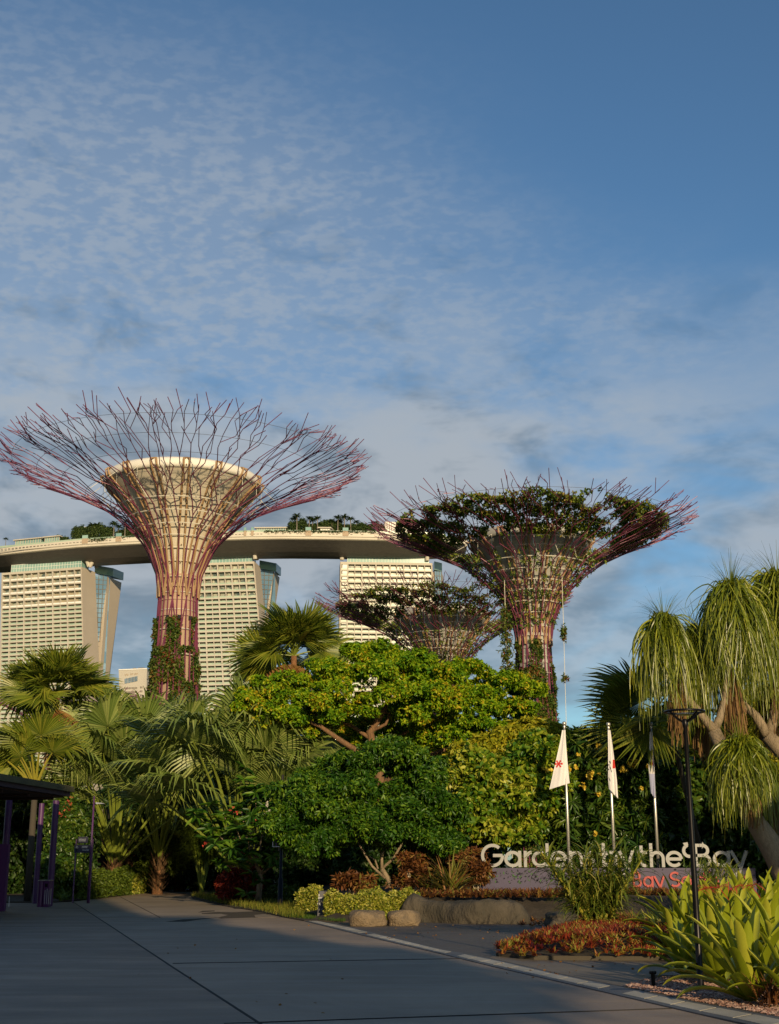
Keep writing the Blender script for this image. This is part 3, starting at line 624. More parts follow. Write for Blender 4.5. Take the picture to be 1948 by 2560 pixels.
# arc length parameter of the branch surface
_s = np.concatenate([[0], np.cumsum(np.hypot(np.diff(PR), np.diff(PZ)))])
def surf(s_, k=0):
    """s_ = normalised length from the tips (0) downwards"""
    return np.interp(s_, _s, PR), np.interp(s_, _s, PZ)
def supertree(label, x, y_near, half, H, seed, foliage, core='core_tan', cone_m='cone_white', nrib=26, vine_top=.85, tbr=.052, tilt=0.0, conescale=1.0, hang=()):
    rg = np.random.RandomState(seed)
    b = -(y_near-CY)/FPX; e = (SP+b*CP)/(CP-b*SP)
    rd = half/(FPX*.965*1.0+0)                      # R / D
    D = (H-EYE)/(e*(1-rd)); Rr = rd*D
    c = at(x, 1280+ (0), D); cx, cy = c.x, c.y
    T = thing('steel_tree', label, 'steel tree', (cx, cy, 0), 'giant steel tree structures')
    def S(s_, th, lift=0.0):
        r, dz = surf(s_); return Vector((cx+r*Rr*cos(th), cy+r*Rr*sin(th), H-dz*Rr+lift))
    smax = _s[-1]
    sbot = float(np.interp(H/Rr, PZ, _s)) if H/Rr < PZ[-1] else smax
    # concrete core and flared cone
    m = MB(); rc = .093*Rr; zc = H-.64*Rr
    prof = [(rc*1.0, 0), (rc, zc*.25), (rc, zc-2.6)]
    m.lathe((cx, cy), prof, 36); m.build('core', core, T, smooth=True)
    m = MB()
    for z, dr, h in ((zc-2.6, .10, .12), (zc-1.3, .22, .3), (zc-4.2, .12, .35), (zc-.3, .25, .3)):
        m.lathe((cx, cy), [(rc, z), (rc+dr, z), (rc+dr, z+h), (rc, z+h)], 36)
    m.lathe((cx, cy), [(rc, zc-2.6), (rc*1.02, zc+.3)], 36)
    m.build('collar', core, T)
    if vine_top:
        for kk, (a, zz) in enumerate([(-1.9, zc-4.6), (-1.3, zc-4.6), (-2.5, zc-4.6), (-.7, zc-4.6)]):
            m = MB(); m.box((cx+(rc+.2)*cos(a)-.15, cy+(rc+.2)*sin(a)-.15, zz), (cx+(rc+.2)*cos(a)+.15, cy+(rc+.2)*sin(a)+.15, zz+.35)); m.build('floodlight', 'black_metal', T)
    cone = [(r*Rr*conescale, H-z*Rr*(1.0)) for r, z in CONE]
    m = MB(); m.lathe((cx, cy), cone[2:], 52); m.build('cone', cone_m, T, smooth=True)
    m = MB(); rr0 = cone[1][0]; z1 = cone[2][1]
    m.lathe((cx, cy), [(rr0*.90, z1+.2), (rr0*.93, z1+.75), (rr0*.965, z1+.85), (rr0*.995, z1+.55), (rr0*1.0, z1+.1), (rr0*.985, z1-.15), (rr0*.96, z1-.2)], 52); m.build('cone_rim', 'rim_white' if cone_m == 'cone_white' else cone_m, T, smooth=True)
    m = MB(); m.lathe((cx, cy), [(.05, z1+.1), (rr0*.9, z1+.2)], 52); m.build('cone_roof', cone_m, T)
    for k in range(16):                                    # curved ribs standing proud of the cone, in pairs of rails
        th = 2*pi*(k+.5)/16+tilt; m = MB()
        for side in (-.014, .014):
            P = []
            for (r, z) in cone[1:]: P.append((cx+(r+.28)*cos(th+side*Rr/max(r, 1)), cy+(r+.28)*sin(th+side*Rr/max(r, 1)), z))
            P.insert(0, (cx+(rr0*.95)*cos(th), cy+(rr0*.95)*sin(th), z1+.8))
            P.append((cx+(rc+.25)*cos(th), cy+(rc+.25)*sin(th), zc-2.2)); m.tube(P, .11, 5)
        for (r, z) in cone[2:-1]:
            m.tube([(cx+(r)*cos(th), cy+r*sin(th), z), (cx+(r+.35)*cos(th), cy+(r+.35)*sin(th), z)], .06, 4)
        m.build('cone_rib', 'rib_tan', T, smooth=False)
    # branches: every main member carries its own forks
    zone = [sbot, 1.85, 1.62, 1.42, 1.26, 1.12, .99, .86, .735, .61, .485, .36, .235, .12, .0]
    zone = [z for z in zone if z < sbot-.05]; zone.insert(0, sbot)
    dth = 2*pi/nrib
    splits = set()
    for k in range(nrib):
        th0 = dth*k+tilt; m = MB(); zig = [rg.choice([-1, 1])]
        def grow(th, i, width, gen, sc_=None):
            """from level i out to the tips; th is where the member is now, home where its sector lies"""
            home = th if gen == 0 else th; s0 = zone[i] if sc_ is None else sc_; z_ = rg.choice([-1, 1])
            while i < len(zone)-1:
                s1 = zone[i+1]; last = i == len(zone)-2
                rr = tbr*Rr/20*(1.3 if s0 > 1.0 else 1.1 if s0 > .7 else .92 if s0 > .4 else .74)
                if not last and s1 < .9: s1 += rg.uniform(-.03, .03)
                if last: s1 += rg.uniform(0, .07)
                split = (gen == 0 and s1 < .90 and rg.rand() < .75) or (gen == 1 and s1 < .62 and rg.rand() < .55) or (gen == 2 and s1 < .40 and rg.rand() < .55) or (gen == 3 and s1 < .16 and rg.rand() < .4)
                if gen >= 2 and s1 < .12 and rg.rand() < .3:
                    m.tube([S(s0, th), S(s1+.03, th+z_*.5/20/surf(s1)[0], rg.uniform(-.5, .6))], rr, 5); return
                if split:
                    sm = s0+(s1-s0)*.4; m.tube([S(s0, th), S(sm, th)], rr, 5)
                    for sg in (-1, 1):
                        e_ = home+sg*width*rg.uniform(.24, .30); e_ += rg.normal(0, .15)/20/max(surf(s1)[0], .15)
                        m.tube([S(sm, th), S(s1, e_, rg.uniform(-.6, .9) if last else 0)], rr*.95, 5)
                        if not last: grow(e_, i+1, width*.5, gen+1, s1)
                    return
                z_ = -z_; amp = z_*rg.uniform(.15, .75)*.9/20/max(surf(s1)[0], .15) if s1 < .8 else 0
                th2 = home+amp; m.tube([S(s0, th), S(s1, th2, rg.uniform(-.6, .9) if last else 0)], rr, 5)
                if .07 < s1 < .70 and rg.rand() < (.55 if s1 < .45 else .35):
                    s2 = max(s1-rg.uniform(.07, .14), 0); e2 = th2+z_*rg.uniform(.5, 1.3)/20/max(surf(s2)[0], .15); l2 = rg.uniform(-.2, .7); m.tube([S(s1, th2), S(s2, e2, l2)], rr*.85, 5)
                    if rg.rand() < .5 and s2 > .1: m.tube([S(s2, e2, l2), S(s2-rg.uniform(.05, .09), e2-z_*rg.uniform(0, .5)/20/surf(s2)[0])], rr*.8, 5)
                th = th2; s0 = s1; i += 1
        grow(th0, 0, dth, 0)
        # crossing diagonals round the trunk
        if k % 2 == 0:
            sgn = 1 if (k//2) % 2 == 0 else -1; i0 = rg.randint(0, 3); th = th0; ii = i0
            while ii < min(i0+rg.randint(4, 6), len(zone)-5):
                m.tube([S(zone[ii], th), S(zone[ii+1], th+sgn*dth)], tbr*Rr/20*1.25, 5); th += sgn*dth; ii += 1
        m.build('branch', 'purple_steel', T)
    # hoops and tension cables
    for i, s_ in enumerate([.70, .78, .86, .93, 1.0, 1.07, 1.15, 1.23, 1.32, 1.42, 1.55]):
        r, dz = surf(s_); m = MB(); m.ring((cx, cy), r*Rr*.95, H-dz*Rr, .055*Rr/20, 48, 4); m.build('hoop', 'cable_white', T)
    for i, s_ in enumerate([.12, .26, .40, .54, .62]):
        r, dz = surf(s_); m = MB(); m.ring((cx, cy), r*Rr*.99, H-dz*Rr+.1, .022*Rr/20, 64, 3); m.build('cable_ring', 'cable_grey', T)
    for k in range(18):
        m = MB(); th = 2*pi*k/18+.1; q = Vector((cx+rr0*cos(th), cy+rr0*sin(th), z1)); m.tube([S(.55, th), q, q-Vector((0, 0, 1.4)), S(.72, th+.1)], .035, 4); m.build('tie_rod', 'cable_white', T)
    # planting on the trunk
    if vine_top:
        n = 21000; zt_ = zc*vine_top; z = rg.uniform(0, zt_, n); th = rg.uniform(0, 2*pi, n); a = np.floor(th/(2*pi/12)); zz = np.floor(z/3.1)
        gap = (np.sin(a*12.9+zz*7.3)*43758.5) % 1.0; keep = (gap > .30) | (z < 9); keep &= ~((z > zt_-3) & (np.floor(th/(2*pi/10)) % 2 < 1))
        z, th = z[keep], th[keep]; r = np.interp((H-z)/Rr, PZ, PR)*Rr*(.955+.05*np.sin(z*1.7+th*5))+rg.normal(0, .13, len(z))
        P = np.stack([cx+r*np.cos(th), cy+r*np.sin(th), z], 1); A = np.stack([np.cos(th), np.sin(th), np.full(len(z), .1)], 1)+rg.normal(0, .4, (len(z), 3))
        V, F = whorls(P, A, 4, .32, .17, 1.0, .35); mk('trunk_planting', V, F, 'vine_leaves', T)
    if foliage:
        n = 13500 if D < 160 else 10500; r = np.sqrt(rg.uniform(.47**2, .81**2, n))*Rr; th = rg.uniform(0, 2*pi, n)
        d = np.sin(th*9+r*1.1)+np.sin(th*17-r*1.9+seed)+np.cos(th*4+r*.6)*.8+1.0*(r/Rr > .5); keep = (d > -.05+rg.normal(0, .5, n))
        outer = rg.rand(n) > np.clip((r/Rr-.76)/.12, 0, .9)
        keep &= outer; r, th = r[keep], th[keep]
        z = H-np.interp(-r/Rr, -PR[::1], PZ)*Rr if False else H-np.interp(r/Rr, PR[::-1][3:], PZ[::-1][3:])*Rr
        z = z+rg.uniform(.45, .95, len(z))*(1+.3*np.sin(th*13+r*2))
        P = np.stack([cx+r*np.cos(th), cy+r*np.sin(th), z], 1); A = rg.normal(0, .6, (len(z), 3))+np.array([0, 0, .4])
        V, F = whorls(P, A, 4, .36, .20, 1.0, .1)
        n2 = 700; s2 = rg.uniform(.62, 1.15, n2); th2 = rg.uniform(0, 2*pi, n2); P2 = np.array([S(a_, b_) for a_, b_ in zip(s2, th2)])+rg.normal(0, .15, (n2, 3))
        V2, F2 = whorls(P2, rg.normal(0, 1, (n2, 3)), 4, .34, .17, 1, .3)
        mk('canopy_planting', *join([(V, F), (V2, F2)]), 'canopy_vines', T)
    return T, cx, cy, D, Rr
ST1 = supertree('tallest steel tree, bare purple branches flaring round a cream cone', 455, 986, 474, 42, 3, False, nrib=26)
ST2 = supertree('steel tree right of centre with a ring of green planting in its purple canopy', 1325, 1180, 416, 38, 8, True, core='core_grey', cone_m='core_grey', nrib=24, vine_top=.93, conescale=.88)
ST3 = supertree('smallest green-planted steel tree, in front of the right hotel tower', 1103, 1428, 322, 38.2, 21, True, core='core_grey', cone_m='core_grey', nrib=24, vine_top=.5, conescale=.86)
ST4 = supertree('distant bare steel tree low behind the left fan palm', 175, 1706, 198, 29, 33, False, core='core_grey', cone_m='core_grey', nrib=24, vine_top=.6, conescale=.5)
# thin climber cables hanging from the right steel tree
D2_ = ST2[3]
for i, (x, y0, y1, lab) in enumerate([(1410, 1480, 1830, 'cable with a few leaves hanging free right of the steel tree'), (1253, 1520, 1720, 'leafy climber cable hanging left of the right steel tree trunk')]):
    a = at(x-(3 if i == 0 else -10), y0, D2_-4); bpt = at(x+(4 if i == 0 else 18), y1, D2_-4)
    T_ = thing('climber_cable', lab, 'cable', Vector((bpt.x, bpt.y, 0)))
    a2 = Vector(a); a2.z += 3; g0 = Vector((bpt.x, bpt.y, 0)); m = MB(); m.tube([a2, g0], .028, 5); m.build('cable', 'cable_white', T_)
    n = 90 if i == 0 else 420; t = R.choice([.28, .30, .62, .33], n)+R.normal(0, .012, n) if i == 0 else R.uniform(0, 1, n)
    P = np.array([a.lerp(bpt, float(q)) for q in t])+R.normal(0, .16 if i == 0 else .3, (n, 3)); V, F = whorls(P, R.normal(0, 1, (n, 3)), 4, .28, .15); mk('foliage', V, F, 'vine_leaves', T_)
# ------------------------------------------------------------------ ground, path, kerb
mat('soil', (0.055, 0.042, 0.028), 0.95, (0.035, 0.027, 0.018), scale=3, bump=0.6)
mat('ground_green', (0.045, 0.065, 0.02), 0.95, (0.06, 0.05, 0.025), scale=0.6, bump=0.5)
def pavemat(name, c1, c2, c3, streak):
    m, nt = nodes(name); N = nt.nodes; L = nt.links
    o = N.new('ShaderNodeOutputMaterial'); b = N.new('ShaderNodeBsdfPrincipled'); L.new(b.outputs[0], o.inputs[0])
    tc = N.new('ShaderNodeTexCoord'); mp = N.new('ShaderNodeMapping'); mp.inputs['Scale'].default_value = streak; L.new(tc.outputs['Object'], mp.inputs[0])
    a = N.new('ShaderNodeTexNoise'); a.inputs['Scale'].default_value = 0.7; a.inputs['Detail'].default_value = 6; a.inputs['Roughness'].default_value = .65; L.new(mp.outputs[0], a.inputs[0])
    f = N.new('ShaderNodeTexNoise'); f.inputs['Scale'].default_value = 60; f.inputs['Detail'].default_value = 3; L.new(tc.outputs['Object'], f.inputs[0])
    x = N.new('ShaderNodeValToRGB'); x.color_ramp.elements[0].position = .3; x.color_ramp.elements[1].position = .7
    x.color_ramp.elements[0].color = (*c1, 1); x.color_ramp.elements[1].color = (*c2, 1); L.new(a.outputs[0], x.inputs[0])
    y = N.new('ShaderNodeMix'); y.data_type = 'RGBA'; L.new(x.outputs[0], y.inputs[6]); y.inputs[7].default_value = (*c3, 1)
    w = N.new('ShaderNodeTexNoise'); w.inputs['Scale'].default_value = .28; w.inputs['Detail'].default_value = 8; w.inputs['Roughness'].default_value = .72; w.inputs['Distortion'].default_value = .6; L.new(tc.outputs['Object'], w.inputs[0])
    wr = N.new('ShaderNodeMapRange'); wr.inputs[1].default_value = .38; wr.inputs[2].default_value = .62; wr.inputs[3].default_value = .74; wr.inputs[4].default_value = 1.08; L.new(w.outputs[0], wr.inputs[0])
    r = N.new('ShaderNodeMapRange'); r.inputs[1].default_value = .5; r.inputs[2].default_value = .75; r.inputs[4].default_value = .7; L.new(f.outputs[0], r.inputs[0]); L.new(r.outputs[0], y.inputs[0])
    hv = N.new('ShaderNodeHueSaturation'); L.new(y.outputs[2], hv.inputs['Color']); L.new(wr.outputs[0], hv.inputs['Value']); L.new(hv.outputs[0], b.inputs['Base Color'])
    rr = N.new('ShaderNodeMapRange'); rr.inputs[1].default_value = .3; rr.inputs[2].default_value = .7; rr.inputs[3].default_value = .42; rr.inputs[4].default_value = .75; L.new(a.outputs[0], rr.inputs[0]); L.new(rr.outputs[0], b.inputs['Roughness'])
    u = N.new('ShaderNodeBump'); u.inputs['Strength'].default_value = .35; u.inputs['Distance'].default_value = .01; L.new(f.outputs[0], u.inputs['Height']); L.new(u.outputs[0], b.inputs['Normal'])
    MATS[name] = m
pavemat('asphalt_left', (0.165, 0.122, 0.088), (0.22, 0.166, 0.122), (0.29, 0.225, 0.17), (.5, 2.2, 1))
pavemat('concrete_path', (0.225, 0.168, 0.122), (0.305, 0.232, 0.17), (0.37, 0.29, 0.22), (.4, 2.6, 1))
pavemat('concrete_far', (0.23, 0.18, 0.135), (0.30, 0.24, 0.18), (0.34, 0.28, 0.21), (.5, 2.0, 1))
pavemat('dark_paving', (0.065, 0.055, 0.05), (0.09, 0.078, 0.07), (0.12, 0.105, 0.095), (.8, 1.6, 1))
pavemat('tan_paving', (0.13, 0.105, 0.075), (0.17, 0.14, 0.10), (0.2, 0.17, 0.12), (.8, 1.6, 1))
pavemat('kerb_dark', (0.075, 0.082, 0.095), (0.10, 0.105, 0.12), (0.13, 0.13, 0.14), (2, 2, 1))
pavemat('kerb_tile', (0.30, 0.27, 0.21), (0.48, 0.45, 0.38), (0.52, 0.50, 0.45), (1.1, 1.1, 1))
mat('joint_dark', (0.018, 0.016, 0.015), 0.9)
def sheet(name, pts, z, m, kind='structure', label=None, cat=None):
    me = MB(); me.poly([(p[0], p[1]) for p in pts], z-.05, z); o = me.build(name, m); tag(o, label, cat, kind=kind); return o
def G(*pts): return [gr(x, y) for x, y in pts]
gnd = mk('ground', [(-3000, -300, -.06), (3000, -300, -.06), (3000, 5000, -.06), (-3000, 5000, -.06)], [(0, 1, 2, 3)], 'ground_green'); tag(gnd, kind='structure')
inner = G((1739, 2535), (1391, 2454), (1113, 2388), (960, 2352), (800, 2312), (720, 2293), (640, 2275), (560, 2262), (483, 2246), (478, 2238), (492, 2222))
dirn = (inner[0]-inner[1]).normalized(); near_in = inner[0]+dirn*34
left = G((400, 2222), (340, 2236), (138, 2259), (40, 2261))
pathpoly = [near_in]+inner+left+[Vector((-34, 48, 0)), Vector((-34, -20, 0))]
sheet('path', pathpoly, 0.0, 'concrete_path')
J = G((183, 2255), (280, 2318), (440, 2424), (650, 2560)); jd = (J[3]-J[2]).normalized(); J.append(J[3]+jd*30)
sheet('path', J[::-1]+[Vector((J[0].x-.2, J[0].y-.2, 0)), Vector((-33, 45, 0)), Vector((-33, -19, 0))], 0.004, 'asphalt_left')
sheet('path', G((195, 2257), (330, 2240), (474, 2240), (560, 2266), (640, 2279), (690, 2293), (395, 2294), (250, 2294)), 0.004, 'concrete_far')
def line(name, pts, w, z, m):
    mb = MB()
    for a, b in zip(pts[:-1], pts[1:]):
        d = (b-a).normalized(); s = Vector((-d.y, d.x, 0))*w/2; mb.hexa([a-s+Vector((0, 0, z-.01)), b-s+Vector((0, 0, z-.01)), b+s+Vector((0, 0, z-.01)), a+s+Vector((0, 0, z-.01))], [a-s+Vector((0, 0, z)), b-s+Vector((0, 0, z)), b+s+Vector((0, 0, z)), a+s+Vector((0, 0, z))])
    o = mb.build(name, m); tag(o, kind='structure'); return o
line('path_joint', J, .035, 0.008, 'joint_dark')
line('path_joint', G((432, 2409), (1150, 2397)), .02, 0.0085, 'joint_dark')
line('path_joint', G((300, 2242), (400, 2294)), .03, 0.0095, 'joint_dark')
line('path_joint', G((560, 2560), (1680, 2522)), .018, 0.009, 'joint_dark')
# kerb strip: dark band with pale tiles set in it
outer = G((2090, 2575), (1948, 2546), (1739, 2508), (1391, 2436), (1244, 2402), (1090, 2372), (881, 2320), (696, 2283))
inn2 = G((1990, 2594), (1855, 2560), (1739, 2535), (1391, 2454), (1230, 2417), (1113, 2388), (880, 2333), (690, 2285.5))
sheet('kerb_strip', outer+inn2[::-1], 0.014, 'kerb_dark')
def along(P, s):
    tot = [0]
    for a, b in zip(P[:-1], P[1:]): tot.append(tot[-1]+(b-a).length)
    s = s*tot[-1]
    for i in range(len(P)-1):
        if s <= tot[i+1] or i == len(P)-2: f = (s-tot[i])/(tot[i+1]-tot[i]); return P[i].lerp(P[i+1], f)
m = MB(); nt_ = 44; rt = random.Random(5)
for k in range(nt_):
    if rt.random() < .06: continue
    a, b = k/nt_+.0008, (k+1)/nt_-.0008
    o0, o1, i0, i1 = along(outer, a), along(outer, b), along(inn2, a), along(inn2, b)
    q = [o0.lerp(i0, .20), o1.lerp(i1, .20), o1.lerp(i1, .80), o0.lerp(i0, .80)]
    m.hexa([p+Vector((0, 0, .005)) for p in q], [p+Vector((0, 0, .019)) for p in q])
tag(m.build('kerb_tiles', 'kerb_tile'), kind='structure')
# side pavement in front of the rocks, then tan paving round the red bed, beds of soil
side_ = outer[1:]+G((760, 2298), (800, 2302), (900, 2295), (1450, 2295), (1948, 2300), (2000, 2420))
sheet('side_pavement', [outer[0]]+side_, 0.002, 'dark_paving')
sheet('side_pavement', G((1948, 2540), (1739, 2504), (1391, 2433), (1225, 2396), (1240, 2380), (1400, 2395), (1640, 2400), (1700, 2440), (1948, 2470)), 0.006, 'tan_paving')
sheet('gravel_bed', G((1960, 2548), (1739, 2508), (1560, 2470), (1640, 2440), (1720, 2440), (1960, 2470)), 0.012, 'soil')
# ------------------------------------------------------------------ raised bed and rock wall
SH = 18.2
mat('rock', (0.25, 0.18, 0.105), 0.9, (0.13, 0.10, 0.065), scale=3.5, detail=6, bump=1.0, bscale=22)
mat('rock_dark', (0.085, 0.07, 0.05), 0.95, (0.032, 0.03, 0.022), scale=1.6, detail=7, bump=1.0, bscale=16, stretch=(1, 1, .5))
from mathutils import noise as NZ
def boulder(name, label, cat, c, r, m, seed=0, group=None, flat=.9):
    V, F = [], []; nu, nv = 48, 24
    for j in range(nv+1):
        v = -pi/2+pi*j/nv
        for i in range(nu):
            u = 2*pi*i/nu; sx = lambda t, e: (abs(t)**e)*(1 if t >= 0 else -1)
            p = Vector((sx(cos(u), .75)*sx(cos(v), .55), sx(sin(u), .75)*sx(cos(v), .55), sx(sin(v), .6)))
            k = 1+.16*NZ.noise(p*1.3+Vector((seed*7, seed, 3)))+.05*NZ.noise(p*4+Vector((seed, 0, 0)))
            V.append((c[0]+p.x*r[0]*k, c[1]+p.y*r[1]*k, c[2]+p.z*r[2]*k))
    for j in range(nv):
        for i in range(nu): F.append((j*nu+i, j*nu+(i+1) % nu, (j+1)*nu+(i+1) % nu, (j+1)*nu+i))
    o = mk(name, V, F, m, smooth=True); tag(o, label, cat, group); return o
def bpx(x0, x1, ytop, ybase, dep): 
    b = gr((x0+x1)/2, ybase); D = b.y; w = px(x1-x0, D)/2; zt = at((x0+x1)/2, ytop, D+dep*.5).z
    return (b.x, D+dep, zt*.42), (w, dep, zt*.60)
for args in [('smooth tan boulder on the dark paving, leftmost of the three', 875, 962, 2277, 2317, .45, 1), ('smooth tan boulder on the dark paving touching the rock wall end', 971, 1049, 2277, 2316, .42, 2)]:
    c, r = bpx(*args[1:6]); boulder('boulder', args[0], 'boulder', c, r, 'rock', args[6], 'boulders at the end of the clipped hedge')
c, r = bpx(903, 958, 2271, 2300, .35); boulder('boulder', 'small tan boulder tucked behind the leftmost one', 'boulder', c, r, 'rock', 5, 'boulders at the end of the clipped hedge')
def rockwall():
    u0, u1 = gr(1000, 2306), gr(1332, 2312); V, F = [], []; n = 90
    tops = [(0, 2233), (.1, 2236), (.25, 2249), (.4, 2256), (.5, 2252), (.7, 2249), (.95, 2250), (1, 2262)]
    sec = [(0, 0), (-.02, .2), (-.06, .45), (-.05, .7), (.0, .88), (.12, .98), (.35, 1.0), (.8, .98), (1.4, .9), (1.6, .0)]
    for i in range(n+1):
        t = i/n; b = u0.lerp(u1, t); ht = np.interp(t, [q[0] for q in tops], [q[1] for q in tops]); zt = at(1000+332*t, ht, b.y+.2).z
        e = min(1, min(t, 1-t)*9)**.5; b.y += .25*sin(t*9)+.45*(1-e)
        for (w, z) in sec:
            p = Vector((b.x, b.y+w, z*zt*(.25+.75*e))); q = NZ.noise(p*1.4)*.16+NZ.noise(p*4)*.06+NZ.noise(p*11)*.02; V.append((p.x, p.y-q, p.z+q*.5*(z > .1)))
    k = len(sec)
    for i in range(n):
        for j in range(k-1): F.append((i*k+j, (i+1)*k+j, (i+1)*k+j+1, i*k+j+1))
    F.append(tuple(range(k))); F.append(tuple(reversed([n*k+j for j in range(k)])))
    tag(mk('rock_wall', V, F, 'rock_dark', smooth=True), 'long low grey rock retaining wall below the lettered sign', 'rock wall')
rockwall()
c, r = bpx(1372, 1455, 2283, 2322, .45); boulder('boulder', 'low grey rock half hidden behind the big arching plant', 'boulder', c, r, 'rock_dark', 9)
# the planted mound behind the wall
def mound():
    V, F = [], []; nx, ny = 60, 24
    for j in range(ny+1):
        for i in range(nx+1):
            x = -6.0+(32)*i/nx; y = 35.9+j*34/ny; z = .60*min(1, (y-35.4)/.5)*min(1, max(0, (x+2.0+(y-36)*.12)/1.6))+.06*NZ.noise(Vector((x*.8, y*.8, 0))); V.append((x, y, z if j else .0))
    for j in range(ny):
        for i in range(nx): a = j*(nx+1)+i; F.append((a, a+1, a+nx+2, a+nx+1))
    tag(mk('planting_bed', V, F, 'soil', smooth=True), kind='structure')
mound()
sheet('planting_bed', [Vector((-1.0, 35.6, 0)), Vector((-1.0, 46, 0)), Vector((-7.2, 74, 0)), Vector((-9, 76, 0)), gr(500, 2222), gr(478, 2240), gr(483, 2248), gr(560, 2266), gr(640, 2278), gr(720, 2296), gr(760, 2303), gr(860, 2306)], .03, 'soil')
sheet('planting_bed', [gr(398, 2221), gr(340, 2235), gr(138, 2257), Vector((-34, 49, 0)), Vector((-40, 80, 0)), Vector((-12, 80, 0))], .05, 'soil')
# ------------------------------------------------------------------ sign with lettering
mat('sign_purple', (0.05, 0.038, 0.085), 0.55, (0.038, 0.03, 0.07), scale=1.5)
mat('letter_silver', (0.25, 0.25, 0.245), 0.5, metal=0.15)
mat('letter_red', (0.36, 0.014, 0.012), 0.4)
mat('cutout_green', (0.05, 0.12, 0.03), 0.8)
mat('cutout_dark', (0.012, 0.012, 0.02), 0.8)
def arc(cx_, cy_, r, a0, a1, n=22, ry=None): return [(cx_+r*cos(radians(a0+(a1-a0)*i/n)), cy_+(ry or r)*sin(radians(a0+(a1-a0)*i/n))) for i in range(n+1)]
def glyph(ch, w, X, H, s):
    """centre-line strokes of a round sans letter; w width, X x-height, H cap height, s stroke"""
    h = s/2; r = (X-s)/2; cyv = X/2; q = (w-s)/2; cxm = w/2
    if ch == 'G': R_ = H/2-h; return [arc(w/2, H/2, w/2-h, 48, 360, 34, R_), [(w-h, H/2), (w*.52, H/2)]]
    if ch == 'a': return [arc(cxm, cyv, q, 0, 360, 30, r), [(w-h, X), (w-h, 0)]]
    if ch == 'd': return [arc(cxm, cyv, q, 0, 360, 30, r), [(w-h, H*1.02), (w-h, 0)]]
    if ch == 'b': return [arc(cxm, cyv, q, 0, 360, 30, r), [(h, H*1.02), (h, 0)]]
    if ch == 'o': return [arc(cxm, cyv, q, 0, 360, 30, r)]
    if ch == 'e': return [arc(cxm, cyv, q, 0, 320, 30, r), [(h, cyv), (w-h, cyv)]]
    if ch == 'r': return [[(h, X), (h, 0)], arc(w*.95, X-w*.75, w*.75-h, 180, 88, 12)]
    if ch in 'nh': return [[(h, X if ch == 'n' else H*1.02), (h, 0)], arc(cxm, X-q-h, q, 180, 0, 18)+[(w-h, 0)]]
    if ch == 'u': return [[(w-h, X), (w-h, 0)], [(h, X)]+arc(cxm, q+h, q, 180, 360, 18)]
    if ch == 't': return [[(w*.42, X+X*.32), (w*.42, X*.25)]+arc(w*.42+X*.2, X*.25, X*.2, 180, 290, 8, X*.25-h), [(0, X-h), (w, X-h)]]
    if ch == 'y': return [[(h*.6, X), (w*.52, X*.06)], [(w-h*.6, X), (w*.46, -X*.30)]+arc(w*.10, -X*.16, w*.30, -35, -110, 8)]
    if ch == 's': a = (X-s)/4; return [arc(cxm, X-h-a, q, 40, 270, 18, a)[:-1]+arc(cxm, h+a, q, 90, -140, 18, a)]
    if ch == 'S': a = (H-s)/4; return [arc(cxm, H-h-a, q, 35, 270, 20, a)[:-1]+arc(cxm, h+a, q, 90, -145, 20, a)]
    if ch == 'B': a = (H-s)/4; return [[(w*.55, h), (h, h), (h, H-h), (w*.5, H-h)]+arc(w*.5, H-h-a, w*.5-h*2, 90, -90, 12, a)+[(h, H/2)], [(w*.5, H/2)]+arc(w*.55, h+a, w*.45-h, 90, -90, 12, a)]
    if ch == '*': return [[(w*.35, H), (w*.15, H*.98)]+arc(w*.42, H*.70, w*.42, 120, 300, 18, H*.24), ]
def stroke(mb, pts, s, fx, depth, y0):
    """flat ribbon of width s along pts, pushed back by depth; fx maps 2-D to world"""
    P = [Vector((a, b)) for a, b in pts]; n = len(P); Lf, Rt = [], []; closed = (P[0]-P[-1]).length < 1e-4
    for i in range(n):
        a = P[i-1] if i > 0 else (P[-2] if closed else None); b = P[i+1] if i < n-1 else (P[1] if closed else None)
        d1 = (P[i]-a).normalized() if a is not None else None; d2 = (b-P[i]).normalized() if b is not None else None
        if d1 is None: d1 = d2
        if d2 is None: d2 = d1
        n1 = Vector((-d1.y, d1.x)); n2 = Vector((-d2.y, d2.x)); mm = (n1+n2); mm = mm.normalized() if mm.length > .1 else n1
        k = s/2/max(.45, mm.dot(n1)); Lf.append(P[i]+mm*k); Rt.append(P[i]-mm*k)
    V = [fx(q, 0) for q in Lf]+[fx(q, 0) for q in Rt]+[fx(q, depth) for q in Lf]+[fx(q, depth) for q in Rt]; F = []
    for i in range(n-1): F += [(i, i+1, n+i+1, n+i), (2*n+i, 3*n+i, 3*n+i+1, 2*n+i+1), (i, 2*n+i, 2*n+i+1, i+1), (n+i, n+i+1, 3*n+i+1, 3*n+i)]
    F += [(0, n, 3*n, 2*n), (n-1, 3*n-1, 4*n-1, 2*n-1)]
    mb.add(V, F)
